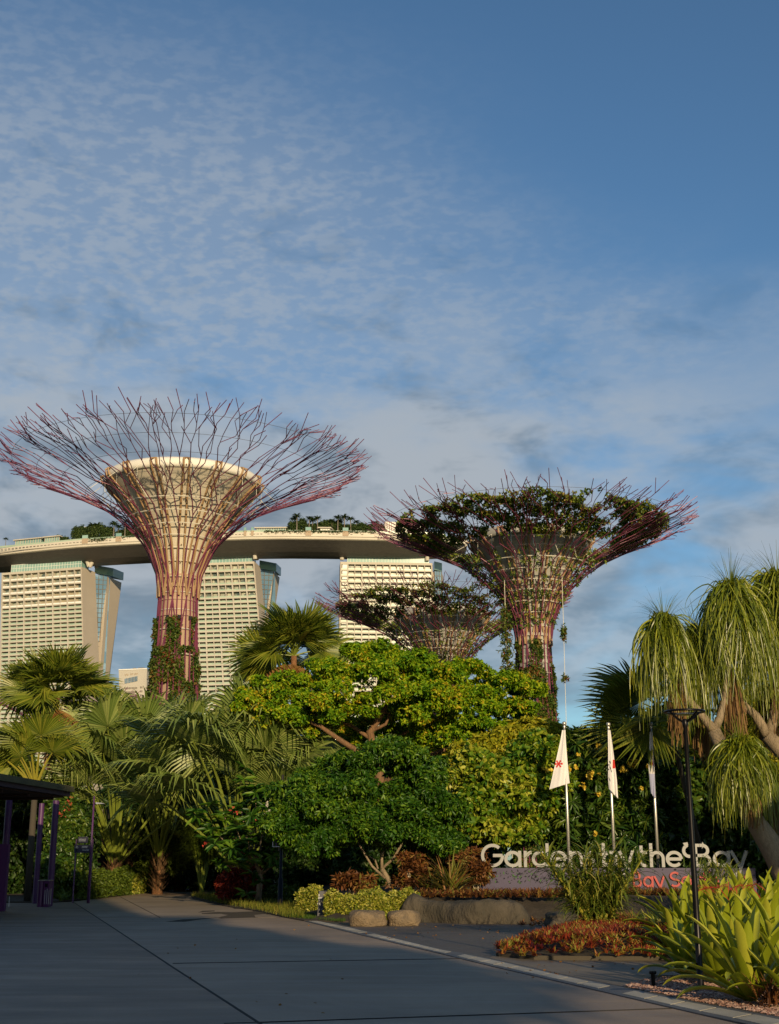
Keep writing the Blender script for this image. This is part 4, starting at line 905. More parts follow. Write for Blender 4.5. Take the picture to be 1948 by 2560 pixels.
def sign():
    D = 42.0; S_ = thing('entrance_sign', 'low purple wall carrying large silver and red lettering, behind the rock wall', 'sign', at(1540, 2235, D))
    zt = at(1540, 2170, D).z; z0 = .4; xl, xr = at(1192, 2190, D).x, at(1890, 2190, D).x
    m = MB(); m.box((xl, D, z0), (xr, D+.35, zt)); m.build('sign_wall', 'sign_purple', S_)
    def word(name, mt, items, ybase, yx, ycap, s, depth, yoff):
        u = px(1, D); zb = at(1540, ybase, D).z; X = (ybase-yx)*u; H = (ybase-ycap)*u
        for ch, x0, x1 in items:
            ox = at(x0, ybase, D).x; mb = MB()
            for k, st in enumerate(glyph(ch, (x1-x0)*u, X, H, s*u)):
                stroke(mb, st, s*u, lambda q, d, k=k: (ox+q.x, D-yoff+d-k*.004, zb+q.y), depth, 0)
            mb.build(name, mt, S_, label=None)
    word('letter', 'letter_silver', [('G', 1203, 1257), ('a', 1261, 1301), ('r', 1310, 1329), ('d', 1330, 1370), ('e', 1376, 1416), ('n', 1423, 1455), ('s', 1460, 1488), ('b', 1506, 1545), ('y', 1547, 1583),
        ('t', 1594, 1617), ('h', 1625, 1660), ('e', 1665, 1705), ('*', 1711, 1742), ('B', 1737, 1776), ('a', 1783, 1824), ('y', 1827, 1868)], 2168, 2131, 2115, 7.2, .09, .05)
    word('letter', 'letter_red', [('B', 1582, 1603), ('a', 1608, 1632), ('y', 1635, 1660), ('S', 1675, 1699), ('o', 1703, 1728), ('u', 1735, 1753), ('t', 1756, 1770), ('h', 1774, 1796)], 2218, 2193, 2183, 4.6, .06, .065)
    c = at(1862, 2204, D); m = MB()                       # red flower emblem at the right end
    for k in range(6):
        a = k*pi/3+.3; pts = [(cos(a)*.05, sin(a)*.05), (cos(a)*.14-sin(a)*.05, sin(a)*.14+cos(a)*.05), (cos(a)*.27, sin(a)*.27), (cos(a)*.14+sin(a)*.05, sin(a)*.14-cos(a)*.05)]
        m.add([(c.x+p[0], D-.06, c.z+p[1]) for p in pts]+[(c.x+p[0], D-.005, c.z+p[1]) for p in pts], [(0, 3, 2, 1), (4, 5, 6, 7), (0, 1, 5, 4), (1, 2, 6, 5), (2, 3, 7, 6), (3, 0, 4, 7)])
    m.build('flower_emblem', 'letter_red', S_)
    rr = random.Random(2)
    for mt, rng_, n in (('cutout_green', (1196, 1400), 46), ('cutout_dark', (1196, 1420), 130), ('cutout_dark', (1560, 1880), 40), ('cutout_green', (1560, 1880), 10)):
        m = MB()
        for _ in range(n):
            x = rr.uniform(*rng_); y = rr.uniform(2176, 2208) if x < 1450 else rr.choice([rr.uniform(2173, 2180), rr.uniform(2222, 2228)])
            p = at(x, y, D); a = rr.uniform(0, pi); l = rr.uniform(.025, .06); w = l*.4
            q = [(cos(a)*l, sin(a)*l), (-sin(a)*w, cos(a)*w), (-cos(a)*l, -sin(a)*l), (sin(a)*w, -cos(a)*w)]
            m.add([(p.x+a_, D-.004-(.003 if mt == 'cutout_green' else 0), p.z+b_) for a_, b_ in q], [(0, 1, 2, 3)])
        m.build('leaf_cutouts', mt, S_)
sign()
# ------------------------------------------------------------------ flags
mat('pole_steel', (0.55, 0.52, 0.47), 0.32, metal=0.7)
mat('flag_white', (0.72, 0.69, 0.68), 0.8)
mat('flag_shade_tint', (0.45, 0.46, 0.62), 0.8)  # shade on the white cloth, put into the colour
mat('flag_red', (0.55, 0.03, 0.02), 0.75)
mat('flag_ink', (0.08, 0.08, 0.09), 0.8)
def flagpole(label, flabel, xt, yt, D, rows, folds, marks, fm='flag_white'):
    t = at(xt, yt, D); T = thing('flagpole', label, 'flagpole', (t.x, D, .3), 'flagpoles behind the lettered sign')
    m = MB(); m.tube([(t.x, D, .3), (t.x, D, t.z*.5), (t.x, D, t.z-.1)], [.055, .05, .035], 12); m.build('pole', 'pole_steel', T, smooth=True)
    m = MB(); m.ball((t.x, D, t.z-.04), .075, 14, 10); m.lathe((t.x, D), [(.035, t.z-.2), (.05, t.z-.13), (.035, t.z-.1)], 12); m.build('finial', 'pole_steel', T, smooth=True)
    nu, nv = 60, 110; V = []; base = at(xt, rows[0][0], D)
    for j in range(nv+1):
        f = j/nv; y = rows[0][0]+(rows[-1][0]-rows[0][0])*f
        xl = np.interp(y, [r[0] for r in rows], [r[1] for r in rows]); xr = np.interp(y, [r[0] for r in rows], [r[2] for r in rows])
        yd0 = np.interp(y, [r[0] for r in rows], [r[3] if len(r) > 3 else 0 for r in rows])
        for i in range(nu+1):
            u = i/nu; x = xl+(xr-xl)*u; yy = y+yd0*(u-.5)*2*f; p = at(x, yy, D)
            fold = sum(a*sin(u*fr*2*pi+ph+f*1.5) for a, fr, ph in folds)*(.25+.75*f)
            V.append((p.x, D-.09+fold, p.z))
    F = []; I = []
    for j in range(nv):
        for i in range(nu):
            a = j*(nu+1)+i; F.append((a, a+nu+1, a+nu+2, a+1)); y = rows[0][0]+(rows[-1][0]-rows[0][0])*(j+.5)/nv
            xl = np.interp(y, [r[0] for r in rows], [r[1] for r in rows]); xr = np.interp(y, [r[0] for r in rows], [r[2] for r in rows]); x = xl+(xr-xl)*(i+.5)/nu
            I.append(marks(x, y))
    o = mk('flag', V, F, (['flag_white', 'flag_red', 'flag_ink', 'flag_shade_tint'], I), smooth=True)
    tag(o, flabel, 'flag', 'limp flags hanging from the flagpoles')
    md = o.modifiers.new('cloth', 'SOLIDIFY'); md.thickness = .006
def mark1(x, y):
    dx, dy = x-1396, y-1910; r = sqrt(dx*dx+dy*dy)
    if 0 < r < 10 and x > 1386:
        a = math.degrees(math.atan2(-dy, dx)) % 360
        for c_ in (0, 58, 122, 180, 235, 300):
            d = abs((a-c_+180) % 360-180)
            if d*r*pi/180 < 1.5+r*.08: return 1
    return 0
def mark2(x, y):
    if 1531 < x < 1537 and 1900 < y < 1922: return 1
    for (cx_, cy_, w, h) in ((1524, 1906, 1.5, 4), (1521, 1913, 3, 1.3), (1525, 1921, 1.3, 5), (1521, 1924, 1.5, 2), (1527, 1928, 1.2, 3), (1523, 1949, 1.0, 6)):
        if ((x-cx_-(y-cy_)*.3)/w)**2+((y-cy_)/h)**2 < 1: return 2
    return 0
def mark3(x, y):
    if abs(x-1627)+abs(y-1909)*.6 < 4.5 and y < 1915: return 1
    return 3 if y > 1935 else 0  # lower cloth coloured lilac to stand for shade
flagpole('steel flagpole leftmost of the three, its flag blown wide at the foot', 'white limp flag with a red flower mark, widest of the three', 1410.5, 1806, 43.2, [(1826, 1405, 1413), (1850, 1401, 1414), (1900, 1390, 1418, 0), (1955, 1377, 1423, -3), (1966, 1373, 1424, -8)],
         [(.06, 1.2, 0), (.012, 2.6, 1)], mark1)
flagpole('middle steel flagpole behind the lettered sign', 'white narrow flag with small dark script and a red edge mark on the middle pole', 1521, 1808, 43.2, [(1826, 1519, 1525), (1870, 1520, 1531), (1910, 1520, 1536), (1950, 1520, 1541), (1985, 1522, 1544, 12)],
         [(.035, 1.6, 0), (.012, 3, 1)], mark2)
flagpole('steel flagpole rightmost of the three, near the ponytail palms', 'white furled flag with a red dab, its lower part tinted lilac for shade, on the right pole', 1627, 1807, 43.8, [(1830, 1624, 1630), (1880, 1622, 1632), (1920, 1621, 1635), (1960, 1624, 1636), (1990, 1626, 1637, 7)],
         [(.035, 1.8, 0), (.015, 3.5, 1)], mark3)
# ------------------------------------------------------------------ right-hand lamp, bollard light
def lamp():
    D = 17.5; t = at(1711, 1779, D); x = t.x; T = thing('street_lamp', 'black lamp post with a flat ring head, standing in the strap-leaved plants', 'street lamp', (x, D, 0))
    m = MB(); m.lathe((x, D), [(.07, 0), (.07, .02), (.044, .05), (.041, 1.0), (.034, 2.2), (.028, t.z-.22), (.038, t.z-.2), (.04, t.z-.12), (.026, t.z-.10)], 20); m.build('pole', 'black_metal', T, smooth=True)
    m = MB(); r = .27; P = []
    m.lathe((x, D), [(r-.035, t.z-.012), (r, t.z-.016), (r+.012, t.z), (r, t.z+.014), (r-.035, t.z+.012), (r-.04, t.z), (r-.035, t.z-.012)], 48); m.build('ring', 'black_metal', T, smooth=True)
    m = MB(); m.lathe((x, D), [(.05, t.z-.035), (.10, t.z-.045), (.115, t.z-.03), (.05, t.z-.02)], 24, cap=True); m.build('lamp_head', 'pole_steel', T, smooth=True)
    for k in range(4):
        a = k*pi/2+.5; m = MB(); m.tube([(x+.03*cos(a), D+.03*sin(a), t.z-.14), (x+.14*cos(a), D+.14*sin(a), t.z-.09), (x+(r-.02)*cos(a), D+(r-.02)*sin(a), t.z-.01)], .014, 6); m.build('arm', 'black_metal', T)
lamp()
b = gr(1634, 2468); T = thing('bollard_light', 'tiny black bollard light at the edge of the pink gravel', 'bollard light', b)
m = MB(); m.lathe((b.x, b.y), [(.028, 0), (.028, .16)], 14, cap=True); m.build('post', 'black_metal', T)
m = MB(); m.lathe((b.x, b.y), [(.045, .162), (.05, .18), (.045, .20)], 16, cap=True); m.build('head', 'black_metal', T)
# ------------------------------------------------------------------ lamp post with poster, totem sign
mat('poster_dark', (0.03, 0.022, 0.055), 0.4, (0.05, 0.03, 0.07), scale=3)
mat('poster_blue', (0.03, 0.14, 0.30), 0.4, (0.02, 0.10, 0.16), scale=5)
mat('totem_grey', (0.085, 0.085, 0.095), 0.6)
mat('totem_face', (0.15, 0.13, 0.10), 0.6)
mat('text_grey', (0.42, 0.42, 0.42), 0.6)
D = 44.5; b = at(700, 2276, D); T = thing('banner_post', 'black post carrying a white-framed poster, in front of the small blossom tree', 'post', (b.x, D, 0))
m = MB(); m.lathe((b.x, D), [(.11, 0), (.10, .05), (.085, .06), (.085, 1.0), (.05, 1.02), (.045, 4.4)], 16); m.build('pole', 'black_metal', T, smooth=True)
p0, p1 = at(683, 2116, D-.12), at(728, 2072, D-.12)
m = MB(); m.box((p0.x, D-.14, p0.z), (p1.x, D-.10, p1.z)); po = m.build('poster', 'poster_dark', T)
m = MB()
for (a, b_) in (((p0.x-.02, p0.z-.02), (p1.x+.02, p0.z)), ((p0.x-.02, p1.z), (p1.x+.02, p1.z+.02)), ((p0.x-.02, p0.z), (p0.x, p1.z)), ((p1.x, p0.z), (p1.x+.02, p1.z))): m.box((a[0], D-.16, a[1]), (b_[0], D-.09, b_[1]))
m.build('frame', 'white_paint', po)
m = MB(); q = at(697, 2091, D); m.ball((q.x, D-.142, q.z), (.07, .004, .11), 12, 8); m.build('picture', 'poster_blue', po)
m = MB()
for (x, y, l) in ((706, 2104, 5), (708, 2109, 5), (696, 2100, 3), (712, 2099, 4)): q = at(x, y, D); m.box((q.x, D-.146, q.z-.01), (q.x+px(l, D), D-.143, q.z+.008))
m.build('small_print', 'text_grey', po)
D = 37.4; a = at(793, 2290, D); b = at(810, 2228, D); c = at(836, 2228, D+.55); z1 = b.z; T = thing('totem_sign', 'knee-high dark grey slab sign with small pale lines, beside the clipped hedge', 'sign', (a.x, D, 0))
m = MB(); m.hexa([(a.x, D, 0), (b.x, D, 0), (c.x, D+.55, 0), (c.x-.45, D+.62, 0)], [(a.x+.05, D, z1), (b.x, D, z1), (c.x, D+.55, z1), (c.x-.45, D+.62, z1)]); m.build('slab', 'totem_grey', T)
m = MB(); m.hexa([(b.x+.004, D-.005, .05), (c.x+.004, D+.53, .05), (c.x+.006, D+.54, .05), (b.x+.006, D+.004, .05)], [(b.x+.004, D-.005, z1-.02), (c.x+.004, D+.53, z1-.02), (c.x+.006, D+.54, z1-.02), (b.x+.006, D+.004, z1-.02)]); m.build('side_panel', 'totem_face', T)
m = MB()
for (x, y, w, h) in ((796.5, 2238, 2.4, 5), (795.7, 2245.5, 10, 1.5), (795.7, 2243.5, 10, 1.2), (798, 2260.5, 3.6, 4), (802.5, 2272.8, 3.4, 1.8), (793.6, 2259, 1, 3.5), (796, 2247.4, 9, .8)):
    q = at(x, y, D-.004); m.box((q.x, D-.008, q.z-px(h, D)/2), (q.x+px(w, D), D-.003, q.z+px(h, D)/2))
m.build('writing', 'text_grey', T)
# ------------------------------------------------------------------ left pavilion, bins, posts, direction sign
mat('roof_sheet', (0.10, 0.095, 0.05), 0.7, (0.07, 0.068, 0.04), scale=1.5)
mat('fascia_dark', (0.05, 0.035, 0.06), 0.6)
mat('soffit', (0.05, 0.025, 0.02), 0.8)
mat('purple_paint', (0.085, 0.028, 0.105), 0.42, (0.07, 0.024, 0.09), scale=2)
mat('bin_purple', (0.09, 0.025, 0.10), 0.4)
def pavilion():
    E0 = at(188, 1968, 46); zt = E0.z; b = -(1935-CY)/FPX; Dn = (zt-EYE)/((SP+b*CP)/(CP-b*SP)); E1 = at(0, 1935, Dn); d = (E1-E0).normalized(); s = Vector((-d.y, d.x, 0))
    if s.x > 0: s = -s
    e1 = E0+d*34; T = thing('entrance_pavilion', 'dark flat-roofed pavilion on purple columns at the left edge', 'pavilion', (E0.x-3, E0.y, 0))
    w = 9.0; hf = .32
    m = MB(); m.hexa([E0-Vector((0, 0, hf*.55)), e1-Vector((0, 0, hf*.55)), e1+s*w-Vector((0, 0, hf*.55)), E0+s*w-Vector((0, 0, hf*.55))], [E0+d*.1, e1, e1+s*w+Vector((0, 0, .5)), E0+s*w+Vector((0, 0, .5))]); m.build('roof', 'roof_sheet', T)
    m = MB()
    for k in range(200):
        q = E0+d*(k*.17+.1)+s*.02; m.obox(q+Vector((0, 0, .002)), d*.04, s*2+Vector((0, 0, .11)), Vector((0, 0, .02)))
    m.build('roof_seams', 'roof_sheet', T)
    i0 = E0+d*.12+s*.12; m = MB(); m.hexa([i0-Vector((0, 0, hf)), e1+s*.12-Vector((0, 0, hf)), e1+s*w-Vector((0, 0, hf)), i0+s*w-Vector((0, 0, hf))], [i0-Vector((0, 0, hf*.56)), e1+s*.12-Vector((0, 0, hf*.56)), e1+s*w-Vector((0, 0, hf*.56)), i0+s*w-Vector((0, 0, hf*.56))]); m.build('gutter', 'fascia_dark', T)
    i1 = E0+d*.3+s*.3; zs_ = Vector((0, 0, hf+.06)); m = MB(); m.hexa([i1-zs_, e1+s*.3-zs_, e1+s*w-zs_, i1+s*w-zs_], [i1-zs_+Vector((0, 0, .05)), e1+s*.3-zs_+Vector((0, 0, .05)), e1+s*w-zs_+Vector((0, 0, .05)), i1+s*w-zs_+Vector((0, 0, .05))]); m.build('soffit', 'soffit', T)
    zc = zt-hf-.05
    for (x, y, D_, r) in ((141, 2000, 48.0, .115), (105, 2010, 50.5, .10), (22, 2020, 47.5, .12), (-120, 2000, 40, .115), (-90, 2010, 52, .1)):
        p = at(x, y, D_); m = MB(); m.tube([(p.x, D_, 0), (p.x, D_, zc)], r, 16); m.lathe((p.x, D_), [(r+.01, 1.25), (r+.012, 1.29), (r+.01, 1.30)], 16); m.build('column', 'purple_paint', T, smooth=False)
    for k in range(14):
        q = E0+d*(1+k*2.4)+s*.4-Vector((0, 0, hf+.16)); m = MB(); m.obox(q, d*.08, s*(w-.6), Vector((0, 0, .09))); m.build('rafter', 'soffit', T)
    m = MB(); q = E0+d*.5+s*8.3; m.hexa([Vector((q.x, q.y, 0)), Vector((q.x, q.y, 0))+d*30, Vector((q.x, q.y, 0))+d*30+s*.2, Vector((q.x, q.y, 0))+s*.2], [Vector((q.x, q.y, zc)), Vector((q.x, q.y, zc))+d*30, Vector((q.x, q.y, zc))+d*30+s*.2, Vector((q.x, q.y, zc))+s*.2]); m.build('back_wall', 'soffit', T)
    a = at(-10, 2225, 43); m = MB(); m.box((a.x-1.2, 43, 0), (at(13, 2225, 43).x, 43.25, at(0, 2110, 43).z)); m.build('ticket_counter', 'bin_purple', T)
pavilion()
def bins():
    a, b = gr(90, 2268), gr(134, 2266); D_ = a.y; z1 = at(110, 2200, D_).z
    T = thing('litter_bin', 'pair of purple bins with a silver top at the foot of the purple column', 'bin', (a.x, D_, 0)); w = (b.x-a.x); r = w*.26
    m = MB(); m.lathe((a.x+r, D_+r), [(r, 0), (r, z1-.03)], 24, cap=True); m.build('round_bin', 'bin_purple', T, smooth=False)
    m = MB(); m.box((a.x+2*r+.01, D_, 0), (b.x, D_+.42, z1-.03)); m.build('square_bin', 'bin_purple', T)
    m = MB(); m.box((a.x+.02, D_-.02, z1-.028), (b.x+.02, D_+.46, z1)); m.build('top', 'pole_steel', T)
    m = MB(); m.box((a.x+2*r+.05, D_-.004, z1-.24), (b.x-.05, D_+.01, z1-.12)); m.build('mouth', 'black_metal', T)
    m = MB()
    for k in range(4): x = a.x+2*r+.06+k*.07; m.box((x, D_-.006, .1), (x+.018, D_-.001, z1-.34+.05*(k % 2)))
    m.build('stripes', 'text_grey', T)
bins()
def post(name, label, cat, x, y0, y1, m_, r=.03, mt='pole_steel'):
    b = gr(x, y1); D_ = b.y; t = at(x, y0, D_); mb = MB(); mb.lathe((b.x, D_), [(r*1.8, 0), (r*1.8, .02), (r, .03), (r, t.z-.02), (r*.7, t.z)], 12, cap=True); o = mb.build(name, mt, smooth=True); tag(o, label, cat)
post('bollard', 'slim pale grey post between the pavilion columns', 'post', 70, 2136, 2236, None, .035)
post('marker_post', 'thin short white stick on the paving at the far left', 'post', 22, 2241, 2268, None, .008, 'white_paint')
post('bollard', 'purple post standing just left of the front purple column', 'post', 111, 2128, 2244, None, .06, 'purple_paint')
post('bollard', 'dim purple post behind the slim pale grey post', 'post', 84, 2130, 2240, None, .05, 'purple_paint')
def signpost():
    D_ = 51; T = thing('direction_sign', 'dark blue direction sign on two thin posts left of the thin purple lamp', 'sign', at(205, 2245, D_))
    for x in (186, 227): p = at(x, 2190, D_); m = MB(); m.tube([(p.x, D_, 0), (p.x, D_, at(x, 2098, D_).z)], .03, 8); m.build('post', 'purple_paint', T)
    def panel(x0, y0, x1, y1, off): a, b = at(x0, y1, D_), at(x1, y0, D_); m = MB(); m.box((a.x, D_-.06-off, a.z), (b.x, D_-.03-off, b.z)); return m.build('board', 'sign_panel', T)
    mat('sign_panel', (0.03, 0.03, 0.055), 0.5)
    o1 = panel(186, 2112, 227, 2132, 0); o2 = panel(196, 2092, 222, 2108, .02)
    for o, rows in ((o1, [(206, 2116.2, 14), (206, 2119.5, 13), (208, 2125.5, 14), (191.5, 2116, 3), (191, 2119.6, 5)]), (o2, [(199, 2098.5, 15), (199, 2102.5, 15)])):
        m = MB(); rr = random.Random(4)
        for (x, y, w) in rows:
            q = at(x, y, D_); X_ = q.x; e = q.x+px(w, D_)
            while X_ < e: l = rr.uniform(.012, .03); h = rr.choice([.018, .018, .028]); m.box((X_, D_-.088, q.z-.012), (X_+l*.75, D_-.084, q.z+h)); X_ += l
        for dx in (0, 1.2, 2.4): q = at(191.5+dx, 2125.5, D_); m.box((q.x, D_-.066, q.z-.045), (q.x+.009, D_-.061, q.z+.045))
        m.build('writing', 'text_grey', o)
signpost()
D_ = 51; t = at(236, 1990, D_); T = thing('purple_lamp', 'thin purple lamp post with a small flat arm light beside the big fan palm', 'street lamp', (t.x, D_, 0))
m = MB(); m.tube([(t.x, D_, 0), (t.x, D_, t.z)], [.055, .03], 10); m.build('pole', 'purple_paint', T, smooth=True)
q = at(240, 2009, D_); m = MB(); m.hexa([(q.x, D_-.06, q.z-.02), (q.x+.34, D_-.08, q.z-.01), (q.x+.34, D_+.08, q.z-.01), (q.x, D_+.06, q.z-.02)], [(q.x, D_-.03, q.z+.05), (q.x+.34, D_-.02, q.z+.01), (q.x+.34, D_+.02, q.z+.01), (q.x, D_+.03, q.z+.05)]); m.build('lamp_head', 'pole_steel', T)
def kiosk():
    D_ = 64; a, b = at(188, 2023, D_), at(262, 2023, D_); zt = a.z; T = thing('garden_kiosk', 'small brown kiosk with a grey flat roof seen between the palm stalks', 'kiosk', (a.x, D_, 0))
    m = MB(); m.box((a.x, D_-.4, zt-.42), (b.x, D_+4, zt)); m.build('roof', 'totem_face', T)
    m = MB(); m.box((a.x+.2, D_-.3, zt-.55), (b.x-.1, D_+3.8, zt-.425)); m.build('gutter', 'fascia_dark', T)
    m = MB(); m.box((a.x+.3, D_+.4, 0), (b.x-.3, D_+3.6, zt-.56)); m.build('walls', 'soffit', T)
    for k in range(6): m = MB(); m.box((a.x+.35, D_+.3, .9+k*.42), (b.x-.4, D_+.39, 1.0+k*.42)); m.build('louvre', 'tan_panel', T)
kiosk()
# ------------------------------------------------------------------ planting
def PB(x, y, rx, ry, D, dd=None): c = at(x, y, D); return (c.x, D, c.z, px(rx, D), dd if dd else px(rx, D)*.8, px(ry, D))
Y1, Y2, Y3 = (0.10, 0.19, 0.012), (0.25, 0.30, 0.015), (0.42, 0.33, 0.02)
leafmat('yellow_green_leaves', [(0, (0.07, 0.19, 0.008)), (.40, (0.18, 0.32, 0.010)), (.78, (0.32, 0.43, 0.015)), (.97, (0.48, 0.47, 0.02)), (1, (0.52, 0.38, 0.02))], .36, .5, .2, big=1.0)
leafmat('deep_green_leaves', [(0, (0.020, 0.070, 0.006)), (.6, (0.052, 0.135, 0.009)), (1, (0.15, 0.25, 0.015))], .3, .42, .35, big=1.2)
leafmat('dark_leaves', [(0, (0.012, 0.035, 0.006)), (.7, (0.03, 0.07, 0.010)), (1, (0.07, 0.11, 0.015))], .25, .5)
leafmat('variegated_leaves', [(0, (0.05, 0.14, 0.010)), (.35, (0.13, 0.22, 0.012)), (.7, (0.26, 0.32, 0.02)), (1, (0.44, 0.44, 0.05))], .3, .38, .4, big=.9)
leafmat('bright_yellow_leaves', [(0, (0.16, 0.20, 0.01)), (.5, (0.36, 0.36, 0.02)), (1, (0.55, 0.46, 0.03))], .35, .45)
leafmat('plumeria_leaves', [(0, (0.025, 0.07, 0.010)), (.6, (0.06, 0.12, 0.014)), (1, (0.13, 0.18, 0.02))], .28, .35, .5, big=.8)
leafmat('petals_yellow', [(0, (0.65, 0.42, 0.02)), (1, (0.80, 0.62, 0.10))], .3)
leafmat('petals_red', [(0, (0.55, 0.05, 0.03)), (1, (0.75, 0.16, 0.10))], .3)
leafmat('petals_orange', [(0, (0.75, 0.22, 0.02)), (1, (0.75, 0.30, 0.04))], .3)
leafmat('red_leaves', [(0, (0.09, 0.012, 0.012)), (.6, (0.22, 0.03, 0.02)), (1, (0.38, 0.07, 0.03))], .3, .4)
leafmat('rust_leaves', [(0, (0.07, 0.03, 0.012)), (.5, (0.17, 0.06, 0.02)), (.8, (0.27, 0.12, 0.03)), (1, (0.20, 0.20, 0.04))], .3, .5, big=1.5)
leafmat('hedge_leaves', [(0, (0.08, 0.13, 0.012)), (.4, (0.22, 0.25, 0.02)), (.75, (0.42, 0.40, 0.05)), (1, (0.62, 0.56, 0.16))], .28, .45)
leafmat('fern_leaves', [(0, (0.045, 0.085, 0.010)), (1, (0.14, 0.19, 0.018))], .3, .5)
leafmat('grass_blades', [(0, (0.10, 0.13, 0.012)), (.6, (0.20, 0.22, 0.02)), (1, (0.30, 0.24, 0.05))], .3, .6)
leafmat('lawn_blades', [(0, (0.04, 0.09, 0.010)), (1, (0.09, 0.15, 0.015))], .3, .6)
leafmat('orange_grass', [(0, (0.20, 0.08, 0.02)), (1, (0.38, 0.18, 0.05))], .3, .7)
leafmat('palm_green', [(0, (0.09, 0.13, 0.010)), (.6, (0.17, 0.21, 0.018)), (1, (0.29, 0.29, 0.035))], .30, .42, .5)
leafmat('palm_silver', [(0, (0.11, 0.165, 0.028)), (.6, (0.19, 0.25, 0.05)), (1, (0.32, 0.36, 0.10))], .25, .40, .5)
leafmat('palm_dead', [(0, (0.14, 0.06, 0.015)), (.6, (0.28, 0.13, 0.03)), (1, (0.36, 0.22, 0.07))], .3, .7)
leafmat('ponytail_leaves', [(0, (0.08, 0.115, 0.008)), (.6, (0.175, 0.215, 0.012)), (1, (0.33, 0.34, 0.03))], .3, .35, .5)
leafmat('boot_fibre', [(0, (0.05, 0.03, 0.015)), (1, (0.16, 0.09, 0.04))], .2, .8)
leafmat('ponytail_dead', [(0, (0.12, 0.06, 0.02)), (1, (0.30, 0.17, 0.06))], .3, .7)
leafmat('bromeliad_leaves', [(0, (0.20, 0.24, 0.012)), (.5, (0.32, 0.36, 0.018)), (1, (0.46, 0.45, 0.05))], .28, .33, .5)
leafmat('red_bromeliad_leaves', [(0, (0.10, 0.012, 0.015)), (.4, (0.26, 0.04, 0.02)), (.7, (0.34, 0.12, 0.03)), (.9, (0.28, 0.26, 0.04)), (1, (0.36, 0.33, 0.06))], .25, .4, big=1.6)
leafmat('arching_leaves', [(0, (0.07, 0.12, 0.012)), (.6, (0.13, 0.17, 0.02)), (.9, (0.26, 0.27, 0.04)), (1, (0.45, 0.38, 0.10))], .28, .38, .5)
leafmat('flax_leaves', [(0, (0.08, 0.09, 0.015)), (.5, (0.20, 0.20, 0.03)), (.8, (0.26, 0.09, 0.03)), (1, (0.40, 0.35, 0.12))], .25, .4)
mat('stalk_green', (0.20, 0.235, 0.03), 0.45, (0.13, 0.17, 0.025), scale=2)
mat('stalk_yellow', (0.25, 0.22, 0.025), 0.5)
mat('stalk_white', (0.50, 0.42, 0.30), 0.6)
mat('bark_brown', (0.24, 0.13, 0.06), 0.9, (0.13, 0.075, 0.04), scale=5, bump=0.7, stretch=(3, 3, .6))
mat('bark_tan', (0.30, 0.23, 0.15), 0.9, (0.21, 0.16, 0.10), scale=6, bump=0.6, stretch=(2, 2, .7))
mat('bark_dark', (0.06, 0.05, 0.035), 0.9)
mat('palm_boot', (0.26, 0.12, 0.05), 0.9, (0.16, 0.08, 0.035), scale=6, bump=0.8)
# far wall of woodland behind the garden, every tree its own
rg = random.Random(9)
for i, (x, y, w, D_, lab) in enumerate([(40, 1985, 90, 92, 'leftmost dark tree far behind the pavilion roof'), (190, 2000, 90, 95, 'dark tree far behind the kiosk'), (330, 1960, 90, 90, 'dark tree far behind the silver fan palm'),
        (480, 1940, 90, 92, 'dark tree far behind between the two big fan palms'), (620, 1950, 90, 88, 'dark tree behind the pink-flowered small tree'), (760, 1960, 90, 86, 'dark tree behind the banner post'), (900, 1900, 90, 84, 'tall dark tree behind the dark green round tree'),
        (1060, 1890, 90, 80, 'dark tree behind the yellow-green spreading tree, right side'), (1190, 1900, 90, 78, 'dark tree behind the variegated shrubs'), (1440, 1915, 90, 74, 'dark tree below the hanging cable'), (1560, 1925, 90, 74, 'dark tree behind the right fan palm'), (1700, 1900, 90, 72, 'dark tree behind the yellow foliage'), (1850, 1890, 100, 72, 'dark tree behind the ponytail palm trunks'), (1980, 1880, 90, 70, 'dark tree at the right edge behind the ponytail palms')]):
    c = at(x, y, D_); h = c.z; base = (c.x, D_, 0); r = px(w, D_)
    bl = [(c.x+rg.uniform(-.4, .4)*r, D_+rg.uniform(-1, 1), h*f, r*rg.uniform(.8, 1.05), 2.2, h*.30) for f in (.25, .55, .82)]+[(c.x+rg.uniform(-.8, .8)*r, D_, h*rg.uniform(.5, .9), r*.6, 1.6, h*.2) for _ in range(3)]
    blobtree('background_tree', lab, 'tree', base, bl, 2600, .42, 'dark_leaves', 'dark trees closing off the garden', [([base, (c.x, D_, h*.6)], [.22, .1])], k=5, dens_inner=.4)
def pxline(pts, D_): return [at(x, y, D_+(z if len(r) > 2 else 0)) for r in pts for x, y, z in [tuple(r)+(0,)*(3-len(r))]]
